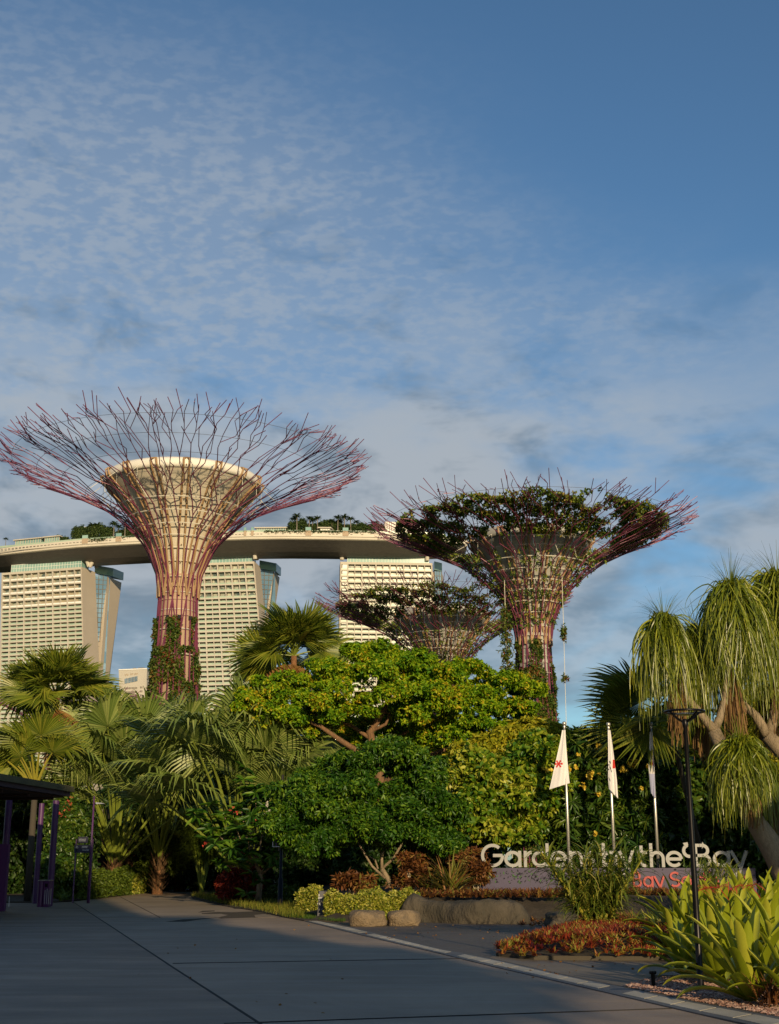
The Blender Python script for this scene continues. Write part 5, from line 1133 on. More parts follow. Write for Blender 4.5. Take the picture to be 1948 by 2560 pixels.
# low shade planting at the left, behind the path
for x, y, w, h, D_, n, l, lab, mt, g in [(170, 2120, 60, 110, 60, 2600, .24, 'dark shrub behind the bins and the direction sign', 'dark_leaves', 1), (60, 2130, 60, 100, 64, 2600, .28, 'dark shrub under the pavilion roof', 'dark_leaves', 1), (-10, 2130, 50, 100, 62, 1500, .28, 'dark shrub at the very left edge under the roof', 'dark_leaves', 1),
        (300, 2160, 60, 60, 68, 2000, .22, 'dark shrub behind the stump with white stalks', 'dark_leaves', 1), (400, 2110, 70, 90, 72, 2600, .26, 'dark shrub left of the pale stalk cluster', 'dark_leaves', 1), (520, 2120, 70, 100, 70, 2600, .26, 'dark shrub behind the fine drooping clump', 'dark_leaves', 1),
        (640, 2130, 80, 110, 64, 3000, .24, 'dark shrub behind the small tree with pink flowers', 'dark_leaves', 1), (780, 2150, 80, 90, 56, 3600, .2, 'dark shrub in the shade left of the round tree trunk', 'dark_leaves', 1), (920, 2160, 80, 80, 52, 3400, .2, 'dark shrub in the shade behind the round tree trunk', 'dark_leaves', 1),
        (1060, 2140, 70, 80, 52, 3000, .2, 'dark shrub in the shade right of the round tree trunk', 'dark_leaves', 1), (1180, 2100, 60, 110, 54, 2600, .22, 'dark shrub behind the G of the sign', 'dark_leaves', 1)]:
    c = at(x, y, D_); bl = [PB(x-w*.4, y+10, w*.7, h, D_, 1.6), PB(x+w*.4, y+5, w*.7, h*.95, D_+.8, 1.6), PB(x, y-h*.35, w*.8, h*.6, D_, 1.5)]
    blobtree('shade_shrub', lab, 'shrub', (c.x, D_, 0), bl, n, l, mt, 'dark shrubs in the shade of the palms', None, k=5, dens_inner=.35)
for x, y, rx, ry, D_, n, lab in [(400, 2060, 60, 70, 66, 1500, 'sunlit leafy shrub between the silver palms, left of the fine drooping clump'), (560, 2020, 60, 70, 66, 1500, 'sunlit leafy shrub behind the big right-hand silver palm'), (520, 1950, 50, 40, 72, 900, 'yellow-green bush glimpsed between the silver palm leaves'), (700, 2000, 50, 60, 62, 1200, 'sunlit shrub behind the white blossom'), (30, 1930, 60, 50, 60, 1400, 'feathery green shrub above the pavilion roof at the left edge')]:
    c = at(x, y, D_); blobtree('sunlit_shrub', lab, 'shrub', (c.x, D_, 0), [PB(x, y, rx, ry, D_, 1.2), PB(x+rx*.5, y+ry*.8, rx*.8, ry*.9, D_, 1.2), PB(x-rx*.4, y+ry*.9, rx*.7, ry, D_, 1.2)], n, .26, 'fern_leaves', None, None, k=6, W=.3)
c = at(150, 2040, 56); T = blobtree('flowering_shrub', 'tall shrub with a few red flowers behind the pavilion corner', 'shrub', (c.x, 56, 0), [PB(150, 2040, 45, 50, 56), PB(165, 2110, 45, 90, 56), PB(150, 2180, 50, 60, 56)], 3600, .20, 'plumeria_leaves', None, None, k=5)
P = np.array([list(at(x, y, 55)) for x, y in [(170, 2005), (177, 2008), (165, 2020), (174, 2024), (152, 2034), (160, 2035), (180, 1992)]]); P = np.repeat(P, 5, 0)+R.normal(0, .05, (35, 3)); V, F = whorls(P, R.normal(0, 1, (35, 3))+np.array([0, -1, 0]), 3, .05, .035, 1.2, .1); mk('flowers', V, F, 'petals_red', T)
# left hedges: ferny dark then yellow-green
def strapbed(name, label, cat, pts, n, L, W, mt, el=(.6, 1.4), bend=(.8, 1.8), kind=None, group=None, nseg=5, cl=None, prof='blade', spread=None, z=None):
    """tufts scattered inside a pixel polygon on the ground: pts list of ground points"""
    xs_ = [p.x for p in pts]; ys_ = [p.y for p in pts]; out = []
    def inside(x, y):
        c = False; j = len(pts)-1
        for i in range(len(pts)):
            if ((ys_[i] > y) != (ys_[j] > y)) and x < (xs_[j]-xs_[i])*(y-ys_[i])/(ys_[j]-ys_[i]+1e-12)+xs_[i]: c = not c
            j = i
        return c
    while len(out) < n:
        x, y = R.uniform(min(xs_), max(xs_)), R.uniform(min(ys_), max(ys_))
        if inside(x, y): out.append((x, y, z(x, y) if z else .03))
    P = np.array(out)
    if cl: P = np.repeat(P, cl, 0); n = len(P); P[:, :2] += R.normal(0, .015, (n, 2))
    V, F = straps(P, R.uniform(0, 2*pi, n), R.uniform(*el, n), L*R.uniform(.6, 1.15, n), R.uniform(*bend, n), W, nseg, prof)
    o = mk(name, V, F, mt); tag(o, label, cat, group, kind); return o
def hedge(label, cols, D0, depth, h0, n, leaf, mt, name='hedge', k=4, group=None, base=.05, W=.5, extra=None):
    """cols: pixel x along the foot (with foot y)"""
    A = [gr(x, y) for x, y in cols]; T = thing(name, label, 'hedge', A[len(A)//2], group); P = []; N_ = []
    for _ in range(n):
        i = R.randint(len(A)-1); p = A[i].lerp(A[i+1], R.rand()); u = R.rand(); hh = h0*(1+.14*sin(p.x*2.6+u*3)+.10*sin(p.x*6.3+p.y)+.06*sin(p.x*15))
        if R.rand() < .55: q = (p.x+R.normal(0, .05), p.y+R.uniform(-.08, .12)+.10*sin(p.x*4), R.uniform(.02, hh)); nn = (0, -1, .3)
        else: q = (p.x, p.y+u*depth, hh+R.normal(0, .04)-.12*(u < .15)); nn = (0, -.2, 1)
        P.append(q); N_.append(nn)
    P = np.array(P); N_ = np.array(N_)+R.normal(0, .5, (n, 3)); V, F = whorls(P, N_, k, leaf, leaf*W, 1.0, .2); mk('foliage', V, F, mt, T)
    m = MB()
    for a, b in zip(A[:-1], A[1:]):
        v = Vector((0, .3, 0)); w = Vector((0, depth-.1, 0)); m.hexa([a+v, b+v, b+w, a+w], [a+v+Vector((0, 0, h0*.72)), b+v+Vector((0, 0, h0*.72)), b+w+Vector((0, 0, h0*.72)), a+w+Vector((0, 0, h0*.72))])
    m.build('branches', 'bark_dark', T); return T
strapbed('fern_bed', 'dark green ferny planting along the far left edge of the path', 'ferns', G((138, 2257), (330, 2238), (330, 2215), (100, 2220)), 420, .62, .07, 'fern_leaves', (.7, 1.4), (.8, 1.8), 'stuff', cl=8)
hedge('low dark green hedge along the left of the path below the palm stalks', [(200, 2250), (270, 2242), (345, 2235)], 0, 2.2, .95, 3400, .13, 'fern_leaves', group='low hedges beside the path')
hedge('low yellow-green flowering hedge where the path bends away', [(330, 2237), (410, 2226), (492, 2220)], 0, 3.0, .85, 5200, .12, 'hedge_leaves', group='low hedges beside the path')
strapbed('fern_bed', 'bright green strap-leaved clump at the foot of the stump with white stalks', 'plants', G((300, 2226), (400, 2220), (400, 2208), (310, 2208)), 60, .8, .07, 'grass_blades', (.6, 1.3), (.8, 1.6), 'stuff', cl=8)
KP = 1; K_ = 1
# ---------------------------------------------------------------- fan palms
def fanpalm(label, base, crown, fr, rad, mt, stalk, trunk=None, dead=None, group='fan palms', arc=(3.6, 4.6), droop=(.4, .9), nseg=32, pr=.05, split=(.42, .58), cup=.12, seed=0, tm='palm_boot', face=.45):
    """fr: list of (azimuth, elevation, petiole length, scale)"""
    T = thing('fan_palm', label, 'palm', base, group); c = Vector(crown); Vs, Fs, n = [], [], 0; st = MB()
    for (az, el, pl, sc) in fr:
        pl *= KP; sc *= KP
        P = [c.copy()]; e = el; ns = 6
        for i in range(ns): P.append(P[-1]+Vector((cos(e)*cos(az), cos(e)*sin(az), sin(e)))*pl/ns); e -= .06+.05*i/ns*(1.3-el)
        st.tube(P, [pr*(1.35-.85*i/ns) for i in range(ns+1)], 5)
        d = np.array([cos(e-.25)*cos(az), cos(e-.25)*sin(az), sin(e-.25)]); upv = np.array([-sin(e-.25)*cos(az), -sin(e-.25)*sin(az), cos(e-.25)])
        upv = upv+R.normal(0, face, 3)
        V, F = fan(P[-1], d, upv, rad*sc, nseg, R.uniform(*arc), R.uniform(*droop), R.uniform(*split), cup)
        Vs.append(V); Fs += [tuple(i+n for i in f) for f in F]; n += len(V)
    mk('crown', np.concatenate(Vs), Fs, mt, T); st.build('stalks', stalk, T)
    if trunk:
        m = MB(); m.tube(trunk[0], [q*.72 for q in trunk[1]], 12); m.build('trunk', tm, T, smooth=True)
        if c.z < 3 and tm == 'palm_boot':
            nb = 110; a_ = R.uniform(0, 2*pi, nb); zz = R.uniform(.05, c.z+.25, nb); rr_ = trunk[1][0]*.7
            V, F = straps(np.stack([c.x+rr_*np.cos(a_), c.y+rr_*np.sin(a_), zz], 1), a_, R.uniform(.9, 1.45, nb), R.uniform(.3, .6, nb), R.uniform(-.2, .5, nb), .11, 4, 'thin', chan=.5); mk('leaf_bases', V, F, 'boot_fibre', T)
    if dead:
        Vs, Fs, n = [], [], 0
        for (az, el, pl, sc) in dead:
            d = np.array([cos(el)*cos(az), cos(el)*sin(az), sin(el)]); h = np.array(c)+d*pl; V, F = fan(h, d, np.array([cos(az), sin(az), .4]), rad*sc, 20, 2.2, .9, .35, .0)
            Vs.append(V); Fs += [tuple(i+n for i in f) for f in F]; n += len(V)
        mk('dead_leaves', np.concatenate(Vs), Fs, 'palm_dead', T)
    return T
def frs(n, e0, e1, p0, p1, a0=0, a1=2*pi, s=(.85, 1.1)): return [(a0+(a1-a0)*((i*.618034) % 1), R.uniform(e0, e1), R.uniform(p0, p1), R.uniform(*s)) for i in range(n)]
def G0(x, D_, z=0): p = at(x, 2200, D_); return Vector((p.x, D_, z))
# two tall ones against the hotel
c = at(735, 1640, 64); b = Vector((c.x, 64, 0)); fanpalm('tall olive fan palm against the hotel, above the yellow-green spreading tree', b, c, frs(26, .2, 1.45, .8, 1.6)+[(.0, .35, 1.5, 1), (pi, .3, 1.6, 1), (pi*1.1, .1, 1.6, .9), (pi*.9, 0.0, 1.7, .9), (-pi/2, .9, 1.0, 1), (-1.9, 1.2, 1.2, 1), (-1.2, 1.25, 1.2, 1)], 2.15, 'palm_green', 'stalk_green',
    ([b, (b.x+.1, 64, 4), c], [.3, .24, .2]), [(pi+.3, -.9, .6, .8), (pi-.2, -1.1, .7, .8), (4.4, -1.0, .5, .8), (5.6, -1, .6, .8), (3.9, -.7, .7, .8)], droop=(.05, .3), arc=(3.2, 4.0), cup=.2, pr=.035, face=.6)
c = at(140, 1745, 62); b = Vector((c.x, 62, 0)); fanpalm('upper left fan palm with a skirt of orange dead leaves', b, c, frs(26, .15, 1.45, .8, 1.5)+[(-pi/2, .7, 1.2, 1), (-1.2, 1.1, 1.3, 1), (-2.0, 1.1, 1.3, 1), (0, .4, 1.8, 1), (.3, .7, 1.6, 1), (pi, .4, 1.7, 1), (2.7, .7, 1.6, 1), (-pi/2-.4, .2, 1.2, 1)], 1.85, 'palm_green', 'stalk_green',
    ([b, c], [.32, .26]), [(3.9, -.9, .7, .9), (4.3, -1.2, .6, .9), (5.0, -.9, .7, .9), (5.7, -1.0, .7, .9), (4.7, -1.3, .8, .8)], droop=(.05, .35), arc=(3.4, 4.2), cup=.2, pr=.04, face=.6)
K_ = 1.17
KP = 1.17
# foreground silver ones with long stalks
c = Vector((G0(285, 63).x, 63, 1.2)); fanpalm('big silver-green fan palm whose stalks fan out bare below, right of the thin purple lamp', (c.x, 63, 0), c,
    frs(7, 1.1, 1.4, 3.6, 5.4, -2.4, -.8)+[(-2.9, 1.05, 4.6, 1.05), (-2.6, 1.3, 5.0, 1), (3.0, 1.15, 5.6, 1.1), (-1.3, 1.35, 5.0, 1), (-.5, 1.2, 5.0, 1.05), (.1, 1.05, 5.0, 1.05), (.5, 1.2, 6.0, 1.1), (2.4, 1.25, 6.0, 1.1), (1.5, 1.35, 6.4, 1.1), (-1.9, 1.15, 3.9, 1.05), (-.9, 1.0, 3.8, 1), (-2.3, .95, 3.6, 1.0), (-1.6, 1.3, 6.0, 1.05), (.9, 1.3, 6.4, 1.1), (2.0, 1.2, 6.4, 1.1), (pi, .9, 4.8, 1), (-.2, .8, 4.2, .95), (-1.57, 1.42, 5.6, 1)],
    2.1, 'palm_silver', 'stalk_green', ([(c.x, 63, 0), (c.x, 63, .7), (c.x+.05, 63, 1.5)], [.42, .48, .3]), droop=(.5, 1.0), arc=(3.6, 4.8), pr=.055, nseg=38)
c = Vector((G0(450, 70).x, 70, 1.2)); fanpalm('silver-green fan palm in the middle of the left group, behind the two bigger ones', (c.x, 70, 0), c,
    frs(16, 1.0, 1.4, 5.4, 7.0)+[(-1.57, 1.2, 4.6, 1), (-1.0, 1.1, 5.0, 1), (-2.2, 1.1, 5.0, 1)], 2.25, 'palm_silver', 'stalk_green', ([(c.x, 70, 0), (c.x, 70, 1.3)], [.4, .35]), droop=(.5, .95), arc=(3.6, 4.6), pr=.05, nseg=38)
c = Vector((G0(395, 64).x, 64, 1.4)); KP = 1.16; fanpalm('silver-green fan palm between the two biggest, its leaves facing the path', (c.x, 64, 0), c,
    frs(9, 1.1, 1.42, 4.4, 6.2, -2.8, -.3)+frs(8, 1.1, 1.4, 5.0, 6.6), 2.2, 'palm_silver', 'stalk_green', ([(c.x, 64, 0), (c.x, 64, 1.3)], [.38, .3]), droop=(.5, 1.0), arc=(3.6, 4.8), pr=.05, nseg=38)
KP = 1.03
c = Vector((G0(592, 54).x, 54, 1.1)); fanpalm('big silver-green fan palm left of the round dark tree, with long drooping leaf tips', (c.x, 54, 0), c,
    frs(6, 1.15, 1.4, 4.5, 5.6, -2.2, -.9)+[(-2.6, 1.15, 5.0, 1.1), (-2.9, 1.0, 4.9, 1.1), (3.0, 1.15, 6.0, 1.1), (2.5, 1.25, 6.4, 1.1), (-1.9, 1.35, 5.0, 1.1), (-1.5, 1.25, 4.2, 1), (-1.0, 1.3, 5.6, 1.1), (-.6, 1.1, 5.2, 1.1), (-.2, 1.0, 5.6, 1.1), (.2, 1.15, 6.3, 1.1), (.8, 1.25, 6.6, 1.1), (1.6, 1.35, 7.0, 1.1), (-.9, 1.0, 4.2, 1), (-2.3, 1.0, 4.2, 1), (.0, .85, 5.0, 1.), (pi, .85, 4.4, 1), (-1.3, 1.42, 6.0, 1.1), (-2.0, 1.1, 6.0, 1.1), (-.3, 1.25, 6.0, 1)],
    2.35, 'palm_silver', 'stalk_green', ([(c.x, 54, 0), (c.x, 54, .6), (c.x, 54, 1.2)], [.45, .48, .3]), droop=(.6, 1.1), arc=(3.6, 4.8), pr=.055, nseg=40)
KP = 1.17
c = Vector((G0(815, 66).x, 66, 1.2)); fanpalm('silver fan palm partly hidden behind the round dark tree', (c.x, 66, 0), c, frs(12, .95, 1.35, 4.2, 5.6)+[(-1.57, 1.25, 4.8, 1.1), (-1.2, 1.3, 5.4, 1.1)], 2.2, 'palm_silver', 'stalk_green', ([(c.x, 66, 0), (c.x, 66, 1.3)], [.4, .35]), droop=(.5, 1.0), pr=.05, nseg=36)
KP = 1
c = Vector((G0(72, 52).x, 52, 4.2)); fanpalm('fan palm with bright yellow stalks rising above the pavilion roof', (c.x, 52, 0), c, [(-2.8, 1.2, 1.9, 1), (-2.4, 1.25, 1.5, 1.05), (-1.8, 1.35, 2.0, 1), (-1.2, 1.35, 2.3, 1), (2.5, 1.3, 2.2, 1), (.5, 1.35, 2.1, 1), (-.5, 1.25, 1.7, .9), (-3, .95, 1.8, 1), (pi*.9, 1.0, 1.6, .9)],
    1.55, 'palm_green', 'stalk_yellow', ([(c.x, 52, 0), (c.x, 52, 4.3)], [.2, .16]), droop=(.2, .5), arc=(3.2, 4.2), pr=.045, cup=.2, tm='bark_dark')
c = Vector((G0(325, 66).x, 66, 2.0)); fanpalm('young fan palm on a red-brown stump, its cut stalks bleached white', (c.x, 66, 0), c, [(-.2, .75, 2.6, .9), (.4, .9, 2.8, .9), (-.5, .55, 2.4, .8), (.1, 1.2, 2.8, .8)]+[(-2.6+i*.28, 1.0+.25*sin(i*2), 1.2, .02) for i in range(10)], 1.7, 'palm_green', 'stalk_white',
    ([(c.x, 66, 0), (c.x, 66, 2.1)], [.36, .26]), droop=(.3, .6), arc=(3.4, 4.0), pr=.045)
c = Vector((G0(450, 70).x, 70, 1.0)); fanpalm('low stump of pale bare palm stalks spread like a hand', (c.x, 70, 0), c, [(-2.9, 1.1, 2.4, .05), (-1.9, 1.4, 2.4, .05), (-1.3, 1.35, 2.4, .05), (-.3, 1.0, 2.4, .05), (0, .75, 2.3, .05), (-2.4, 1.3, 2.5, .05)], 1.2, 'palm_green', 'stalk_white', ([(c.x, 70, 0), (c.x, 70, 1.1)], [.45, .3]), pr=.075)
KP = 1
# right fan palm
c = at(1672, 1800, 44.8); b = Vector((c.x+1.2, 45.2, .4)); fanpalm('green fan palm spreading to the left behind the ponytail palms', b, c, [(pi*.98, .75, 1.1, 1.08), (pi*1.12, .25, .7, 1.12), (pi*.92, .25, 1.2, .9), (pi*1.05, .95, 1.5, .95), (2.2, .9, 1.2, .9), (pi*1.2, -.1, .9, .9), (.4, .6, 1, .9), (1.3, 1.0, 1.2, .9), (pi*.95, 0.05, 1.5, .85)], 2.15, 'palm_green', 'stalk_green',
    ([b, c], [.14, .12]), droop=(.05, .3), arc=(3.0, 3.8), cup=.1, pr=.04, nseg=36, tm='bark_dark', face=.7)
# fine drooping clump
def drooper(label, x, D_, top, n, L, W, mt, name='drooping_clump', cat='plant', el=(.9, 1.5), bend=(1.4, 2.6), base=.1, rx=.5, stems=7):
    b = G0(x, D_); T = thing(name, label, cat, b); st = MB(); P, A = [], []
    for k in range(stems):
        a = 2*pi*k/stems+.3; h = top*R.uniform(.75, 1); q = b+Vector((cos(a)*rx*h*.45, sin(a)*rx*h*.45, h)); st.tube([b, b.lerp(q, .5)+Vector((0, 0, .15)), q], [.045, .035, .02], 5)
        for j in range(n//stems): f = R.uniform(.45, 1.0); P.append(b.lerp(q, f)); A.append(R.uniform(0, 2*pi))
    N_ = len(P); V, F = straps(np.array(P), np.array(A), R.uniform(*el, N_), L*R.uniform(.7, 1.1, N_), R.uniform(*bend, N_), W, 6, 'blade'); mk('foliage', V, F, mt, T); st.build('stems', 'stalk_green', T)
drooper('fine-leaved drooping clump at the bend of the path', 505, 60, 3.6, 2100, 1.1, .035, 'fern_leaves', stems=14)
# small tree with pink flowers, red and yellow plants at its foot
c = at(645, 2242, 48.5); D_ = 48.5; b = Vector((c.x, D_, 0)); T = thing('small_tree', 'small open tree with long leaves, pink flowers and a pale forked trunk', 'tree', b)
j = at(652, 2185, D_); tips = [at(x, y, D_+dz) for x, y, dz in [(560, 2040, 0), (590, 2070, -1), (625, 2060, .5), (655, 2085, -1), (690, 2060, 0), (715, 2080, 0), (600, 2010, 1), (640, 1990, 1), (680, 2010, 1), (700, 2110, -.5), (550, 2090, 0), (620, 2110, -1), (665, 2040, 0), (580, 2120, -.5), (735, 2095, .5), (530, 2060, .5), (610, 2140, -1), (640, 2130, -.6), (680, 2140, -.8)]]
m = MB(); l, r_ = at(640, 2160, D_), at(680, 2162, D_); m.tube([b, j], [.12, .10], 9); m.tube([j, l], [.085, .06], 8); m.tube([j, r_], [.085, .06], 8); m.tube([r_, at(712, 2166, D_)], [.05, .03], 7)
for i, t in enumerate(tips): s_ = l if t.x < j.x+.4 else r_; m.tube([s_, s_.lerp(t, .55)+Vector((0, 0, -.25)), t], [.045, .03, .02], 6)
m.build('trunk', 'bark_tan', T, smooth=True)
P = np.array([list(t) for t in tips]); P = np.concatenate([P, P+R.normal(0, .35, P.shape), P+R.normal(0, .5, P.shape), P+R.normal(0, .6, P.shape), P+R.normal(0, .5, P.shape)]); V, F = whorls(P, np.tile([[0, -.15, 1.0]], (len(P), 1))+R.normal(0, .25, P.shape), 12, .46, .12, 1.25, .35); mk('crown', V, F, 'deep_green_leaves', T)
P = np.array([list(at(x, y, D_-1.2)) for x, y in [(580, 2022), (594, 2034), (512, 2110), (518, 2108), (625, 2103), (630, 2056), (604, 2130)]]); P = np.repeat(P, 4, 0)+R.normal(0, .07, (28, 3)); V, F = whorls(P, R.normal(0, 1, (28, 3))+np.array([0, -1, .3]), 3, .065, .045, 1.1, .1); mk('flowers', V, F, 'petals_red', T)
for x0, y0, rx, ry, lab, mt, n, l in [(580, 2215, 34, 34, 'crimson-leaved bush at the path edge left of the pale forked trunk', 'red_leaves', 900, .16), (625, 2200, 30, 30, 'darker crimson bush behind the pale forked trunk', 'red_leaves', 700, .16), (700, 2240, 60, 22, 'low green leafy shrub at the foot of the banner post', 'plumeria_leaves', 1800, .14)]:
    c = at(x0, y0, 50); blobtree('crimson_bush' if 'crim' in lab else 'low_shrub', lab, 'shrub', (c.x, 50, 0), [PB(x0, y0, rx, ry, 50), PB(x0+rx*.3, y0+ry*.4, rx*.7, ry*.7, 49.6)], n, l, mt, None, None, k=6)
c = gr(597, 2258); T = thing('spiky_plant', 'bright yellow striped spiky plant in front of the crimson bush', 'plant', c); n = 90
V, F = straps(np.tile([[c.x, c.y, .1]], (n, 1))+np.stack([R.normal(0, .15, n), R.normal(0, .1, n), R.uniform(0, 1.1, n)], 1), R.uniform(0, 2*pi, n), R.uniform(.3, 1.3, n), R.uniform(.5, .8, n), R.uniform(.6, 1.6, n), .06, 6, 'blade'); mk('foliage', V, F, 'bright_yellow_leaves', T)
P = np.array([list(at(684+R.normal(0, 3), 2233+R.normal(0, 1.3), 56)) for _ in range(16)]); V, F = whorls(P, R.normal(0, 1, (16, 3))+np.array([0, -1, 0]), 6, .09, .06, 1, .1); tag(mk('orange_flowers', V, F, 'petals_orange'), 'small orange flower head in the grass left of the banner post', 'flower')
strapbed('verge_grass', 'yellowish grass verge along the path edge', 'grass', G((478, 2242), (560, 2264), (640, 2278), (720, 2297), (765, 2300), (730, 2262), (560, 2240)), 5200, .30, .014, 'grass_blades', (.8, 1.5), (.4, 1.3), 'stuff', nseg=3)
strapbed('lawn_grass', 'short dark lawn strip in front of the totem sign', 'grass', G((700, 2292), (760, 2300), (860, 2308), (880, 2292), (780, 2284)), 3600, .09, .012, 'lawn_blades', (.8, 1.5), (.3, 1.0), 'stuff', nseg=2)
# clipped variegated hedge
hedge('clipped yellow variegated hedge behind the boulders', [(818, 2300), (900, 2303), (1000, 2304), (1048, 2304)], 0, 1.6, .60, 9000, .085, 'hedge_leaves', k=5, name='clipped_hedge', group='clipped variegated hedges')
hedge('clipped yellow variegated hedge left of the totem sign', [(745, 2284), (800, 2286)], 0, 1.5, .58, 2800, .085, 'hedge_leaves', k=5, name='clipped_hedge', group='clipped variegated hedges')
# ---------------------------------------------------------------- round dark green tree
D_ = 41; b = at(987, 2238, D_); b.z = .3; j = at(955, 2172, D_)
lim = [([b, at(975, 2205, D_), j], [.15, .12, .11]), ([j, at(955, 2140, D_), at(968, 2100, D_)], [.08, .06, .04]), ([j, at(985, 2145, D_), at(1003, 2112, D_-.3), at(1020, 2060, D_)], [.075, .065, .05, .03]),
       ([at(962, 2195, D_), at(930, 2165, D_-.2), at(915, 2140, D_-.3), at(880, 2080, D_)], [.07, .055, .045, .03]), ([at(945, 2172, D_), at(938, 2150, D_), at(918, 2138, D_)], [.05, .04, .03]), ([j, at(950, 2080, D_+.3), at(945, 2020, D_+.5)], [.07, .05, .03])]
bl = [PB(*a, D_+dz, 1.3) for *a, dz in [(950, 1900, 100, 42, 0), (850, 1940, 100, 45, .3), (1060, 1930, 75, 50, .2), (770, 1990, 85, 45, 0), (900, 1990, 110, 60, -.6), (1040, 2010, 95, 60, -.2), (735, 2050, 55, 38, 0), (850, 2045, 110, 50, -.6), (985, 2050, 110, 50, -.5), (1090, 2050, 60, 50, 0), (800, 2092, 75, 30, -.3), (925, 2085, 95, 30, -.7), (1060, 2100, 55, 28, 0), (715, 2100, 45, 28, 0), (770, 2125, 50, 24, -.2), (1110, 2110, 45, 26, 0), (690, 2065, 34, 26, 0)]]
lim = [(p, [q*.66 for q in r]) for p, r in lim]
T = blobtree('round_tree', 'dense dark green round-crowned tree with a forked pale trunk, centre of the garden', 'tree', b, bl, 14500, .15, 'deep_green_leaves', None, lim, k=7, W=.42, spread=1.2, droop=.35, tm='bark_tan', lump=.42, dens_inner=.15, down=.25, clump=(8, .36))
P = np.array([list(at(x+R.normal(0, 1.5), y+R.normal(0, 3), 41)) for x, y in [(668, 2010), (675, 2035), (664, 2040), (655, 2058), (672, 2028), (680, 2060), (650, 2065), (715, 2072)] for _ in range(7)]); V, F = whorls(P, R.normal(0, 1, P.shape)+np.array([0, -1, 0]), 5, .055, .04, 1.1, .1); mk('white_blossom', V, F, leafmat('petals_white', [(0, (.6, .55, .45)), (1, (.8, .77, .7))], .3), T)
# ---------------------------------------------------------------- yellow-green spreading tree
D_ = 52; b = at(968, 2190, D_); b.z = .3
lim = [([b, at(955, 1990, D_), at(940, 1890, D_), at(925, 1830, D_), at(955, 1785, D_), at(968, 1760, D_)], [.34, .30, .26, .22, .16, .10]), ([at(945, 1905, D_), at(905, 1885, D_-.5), at(850, 1850, D_-1), at(800, 1815, D_-1.2), at(760, 1800, D_-1)], [.2, .17, .14, .11, .07]),
       ([at(932, 1850, D_), at(880, 1815, D_), at(840, 1800, D_), at(760, 1770, D_)], [.12, .1, .08, .05]), ([at(925, 1830, D_), at(965, 1810, D_), at(975, 1785, D_), at(950, 1775, D_)], [.1, .09, .07, .05]), ([at(945, 1890, D_), at(1000, 1840, D_+.5), at(1060, 1810, D_), at(1130, 1780, D_)], [.14, .11, .08, .05]),
       ([at(955, 1960, D_), at(1040, 1900, D_), at(1150, 1860, D_), at(1210, 1790, D_), at(1260, 1760, D_)], [.16, .13, .1, .07, .04]), ([at(800, 1815, D_-1.2), at(792, 1790, D_-1), at(780, 1760, D_)], [.06, .05, .03])]
bl = [PB(*a, D_+dz, 1.5) for *a, dz in [(648, 1752, 48, 30, 0), (665, 1722, 40, 26, 0), (730, 1722, 60, 32, -.5), (690, 1790, 60, 34, -.5), (640, 1765, 40, 30, 0), (750, 1780, 60, 34, -1), (800, 1690, 66, 34, .5), (850, 1740, 75, 36, -.8), (870, 1655, 66, 32, .8), (940, 1640, 60, 30, 1), (930, 1700, 70, 36, -.6), (1000, 1745, 70, 30, -.8), (1030, 1670, 62, 34, .6), (1100, 1680, 66, 38, .2),
     (1170, 1690, 60, 34, .4), (1100, 1750, 75, 34, -.8), (1190, 1750, 70, 34, -.5), (1250, 1720, 60, 32, .2), (1310, 1740, 42, 30, 0), (1270, 1775, 60, 28, -.5), (1170, 1800, 70, 26, -.6), (1060, 1795, 50, 24, -.6), (1130, 1845, 42, 20, -.6), (740, 1820, 55, 24, -.6), (1215, 1820, 42, 22, -.3), (800, 1770, 60, 28, -1.2), (905, 1765, 50, 22, -1), (1020, 1710, 60, 30, 0), (780, 1730, 60, 30, 0), (870, 1815, 50, 24, 1.5), (1040, 1850, 45, 24, 1.6), (930, 1850, 50, 26, 2), (1090, 1880, 60, 26, 1.5), (1010, 1800, 55, 28, 1.0), (1060, 1825, 50, 26, 1.5), (960, 1790, 40, 20, 1.8)]]
lim = [(p, [q*.72 for q in r]) for p, r in lim]
blobtree('spreading_tree', 'wide flat-topped yellow-green tree with orange-brown limbs, above the round dark tree', 'tree', b, bl, 19000, .145, 'yellow_green_leaves', None, lim, k=7, W=.5, spread=1.15, droop=.3, tm='bark_brown', lump=.42, dens_inner=.06, down=.1, clump=(8, .36))
# ---------------------------------------------------------------- right-hand shrubs
def bush(name, lab, D_, bl, n, leaf, mt, k, W=.45, spread=1.1, droop=.25, group=None, dd=1.2, **kw):
    b = [PB(x, y, rx, ry, D_+(dz if dz else 0), dd) for x, y, rx, ry, dz in bl]; c = b[0]; return blobtree(name, lab, 'shrub', (c[0], D_, .4), b, n, leaf, mt, group, None, k=k, W=W, spread=spread, droop=droop, **kw)
bush('variegated_shrub', 'tall yellow-edged glossy shrub above the G of the sign', 45.6, [(1245, 1930, 85, 55, 0), (1330, 1890, 75, 45, .5), (1195, 1990, 60, 60, 0), (1275, 2000, 85, 60, -.5), (1180, 2060, 45, 50, 0), (1245, 2075, 70, 45, -.4), (1330, 2060, 50, 50, 0), (1365, 1960, 50, 60, .4), (1395, 1915, 34, 36, .3), (1170, 1920, 40, 40, .5)], 4600, .23, 'variegated_leaves', 8, .5, lump=.25, dens_inner=.3, fold=.06, clump=(6, .42))
bush('yellow_top_shrub', 'bright yellow-leaved shrub at the foot of the right steel tree', 50, [(1330, 1835, 70, 34, 0), (1270, 1860, 60, 34, 0), (1385, 1850, 40, 34, 0), (1220, 1880, 50, 40, 0), (1170, 1900, 50, 40, 0)], 2600, .22, 'bright_yellow_leaves', 6, .4)
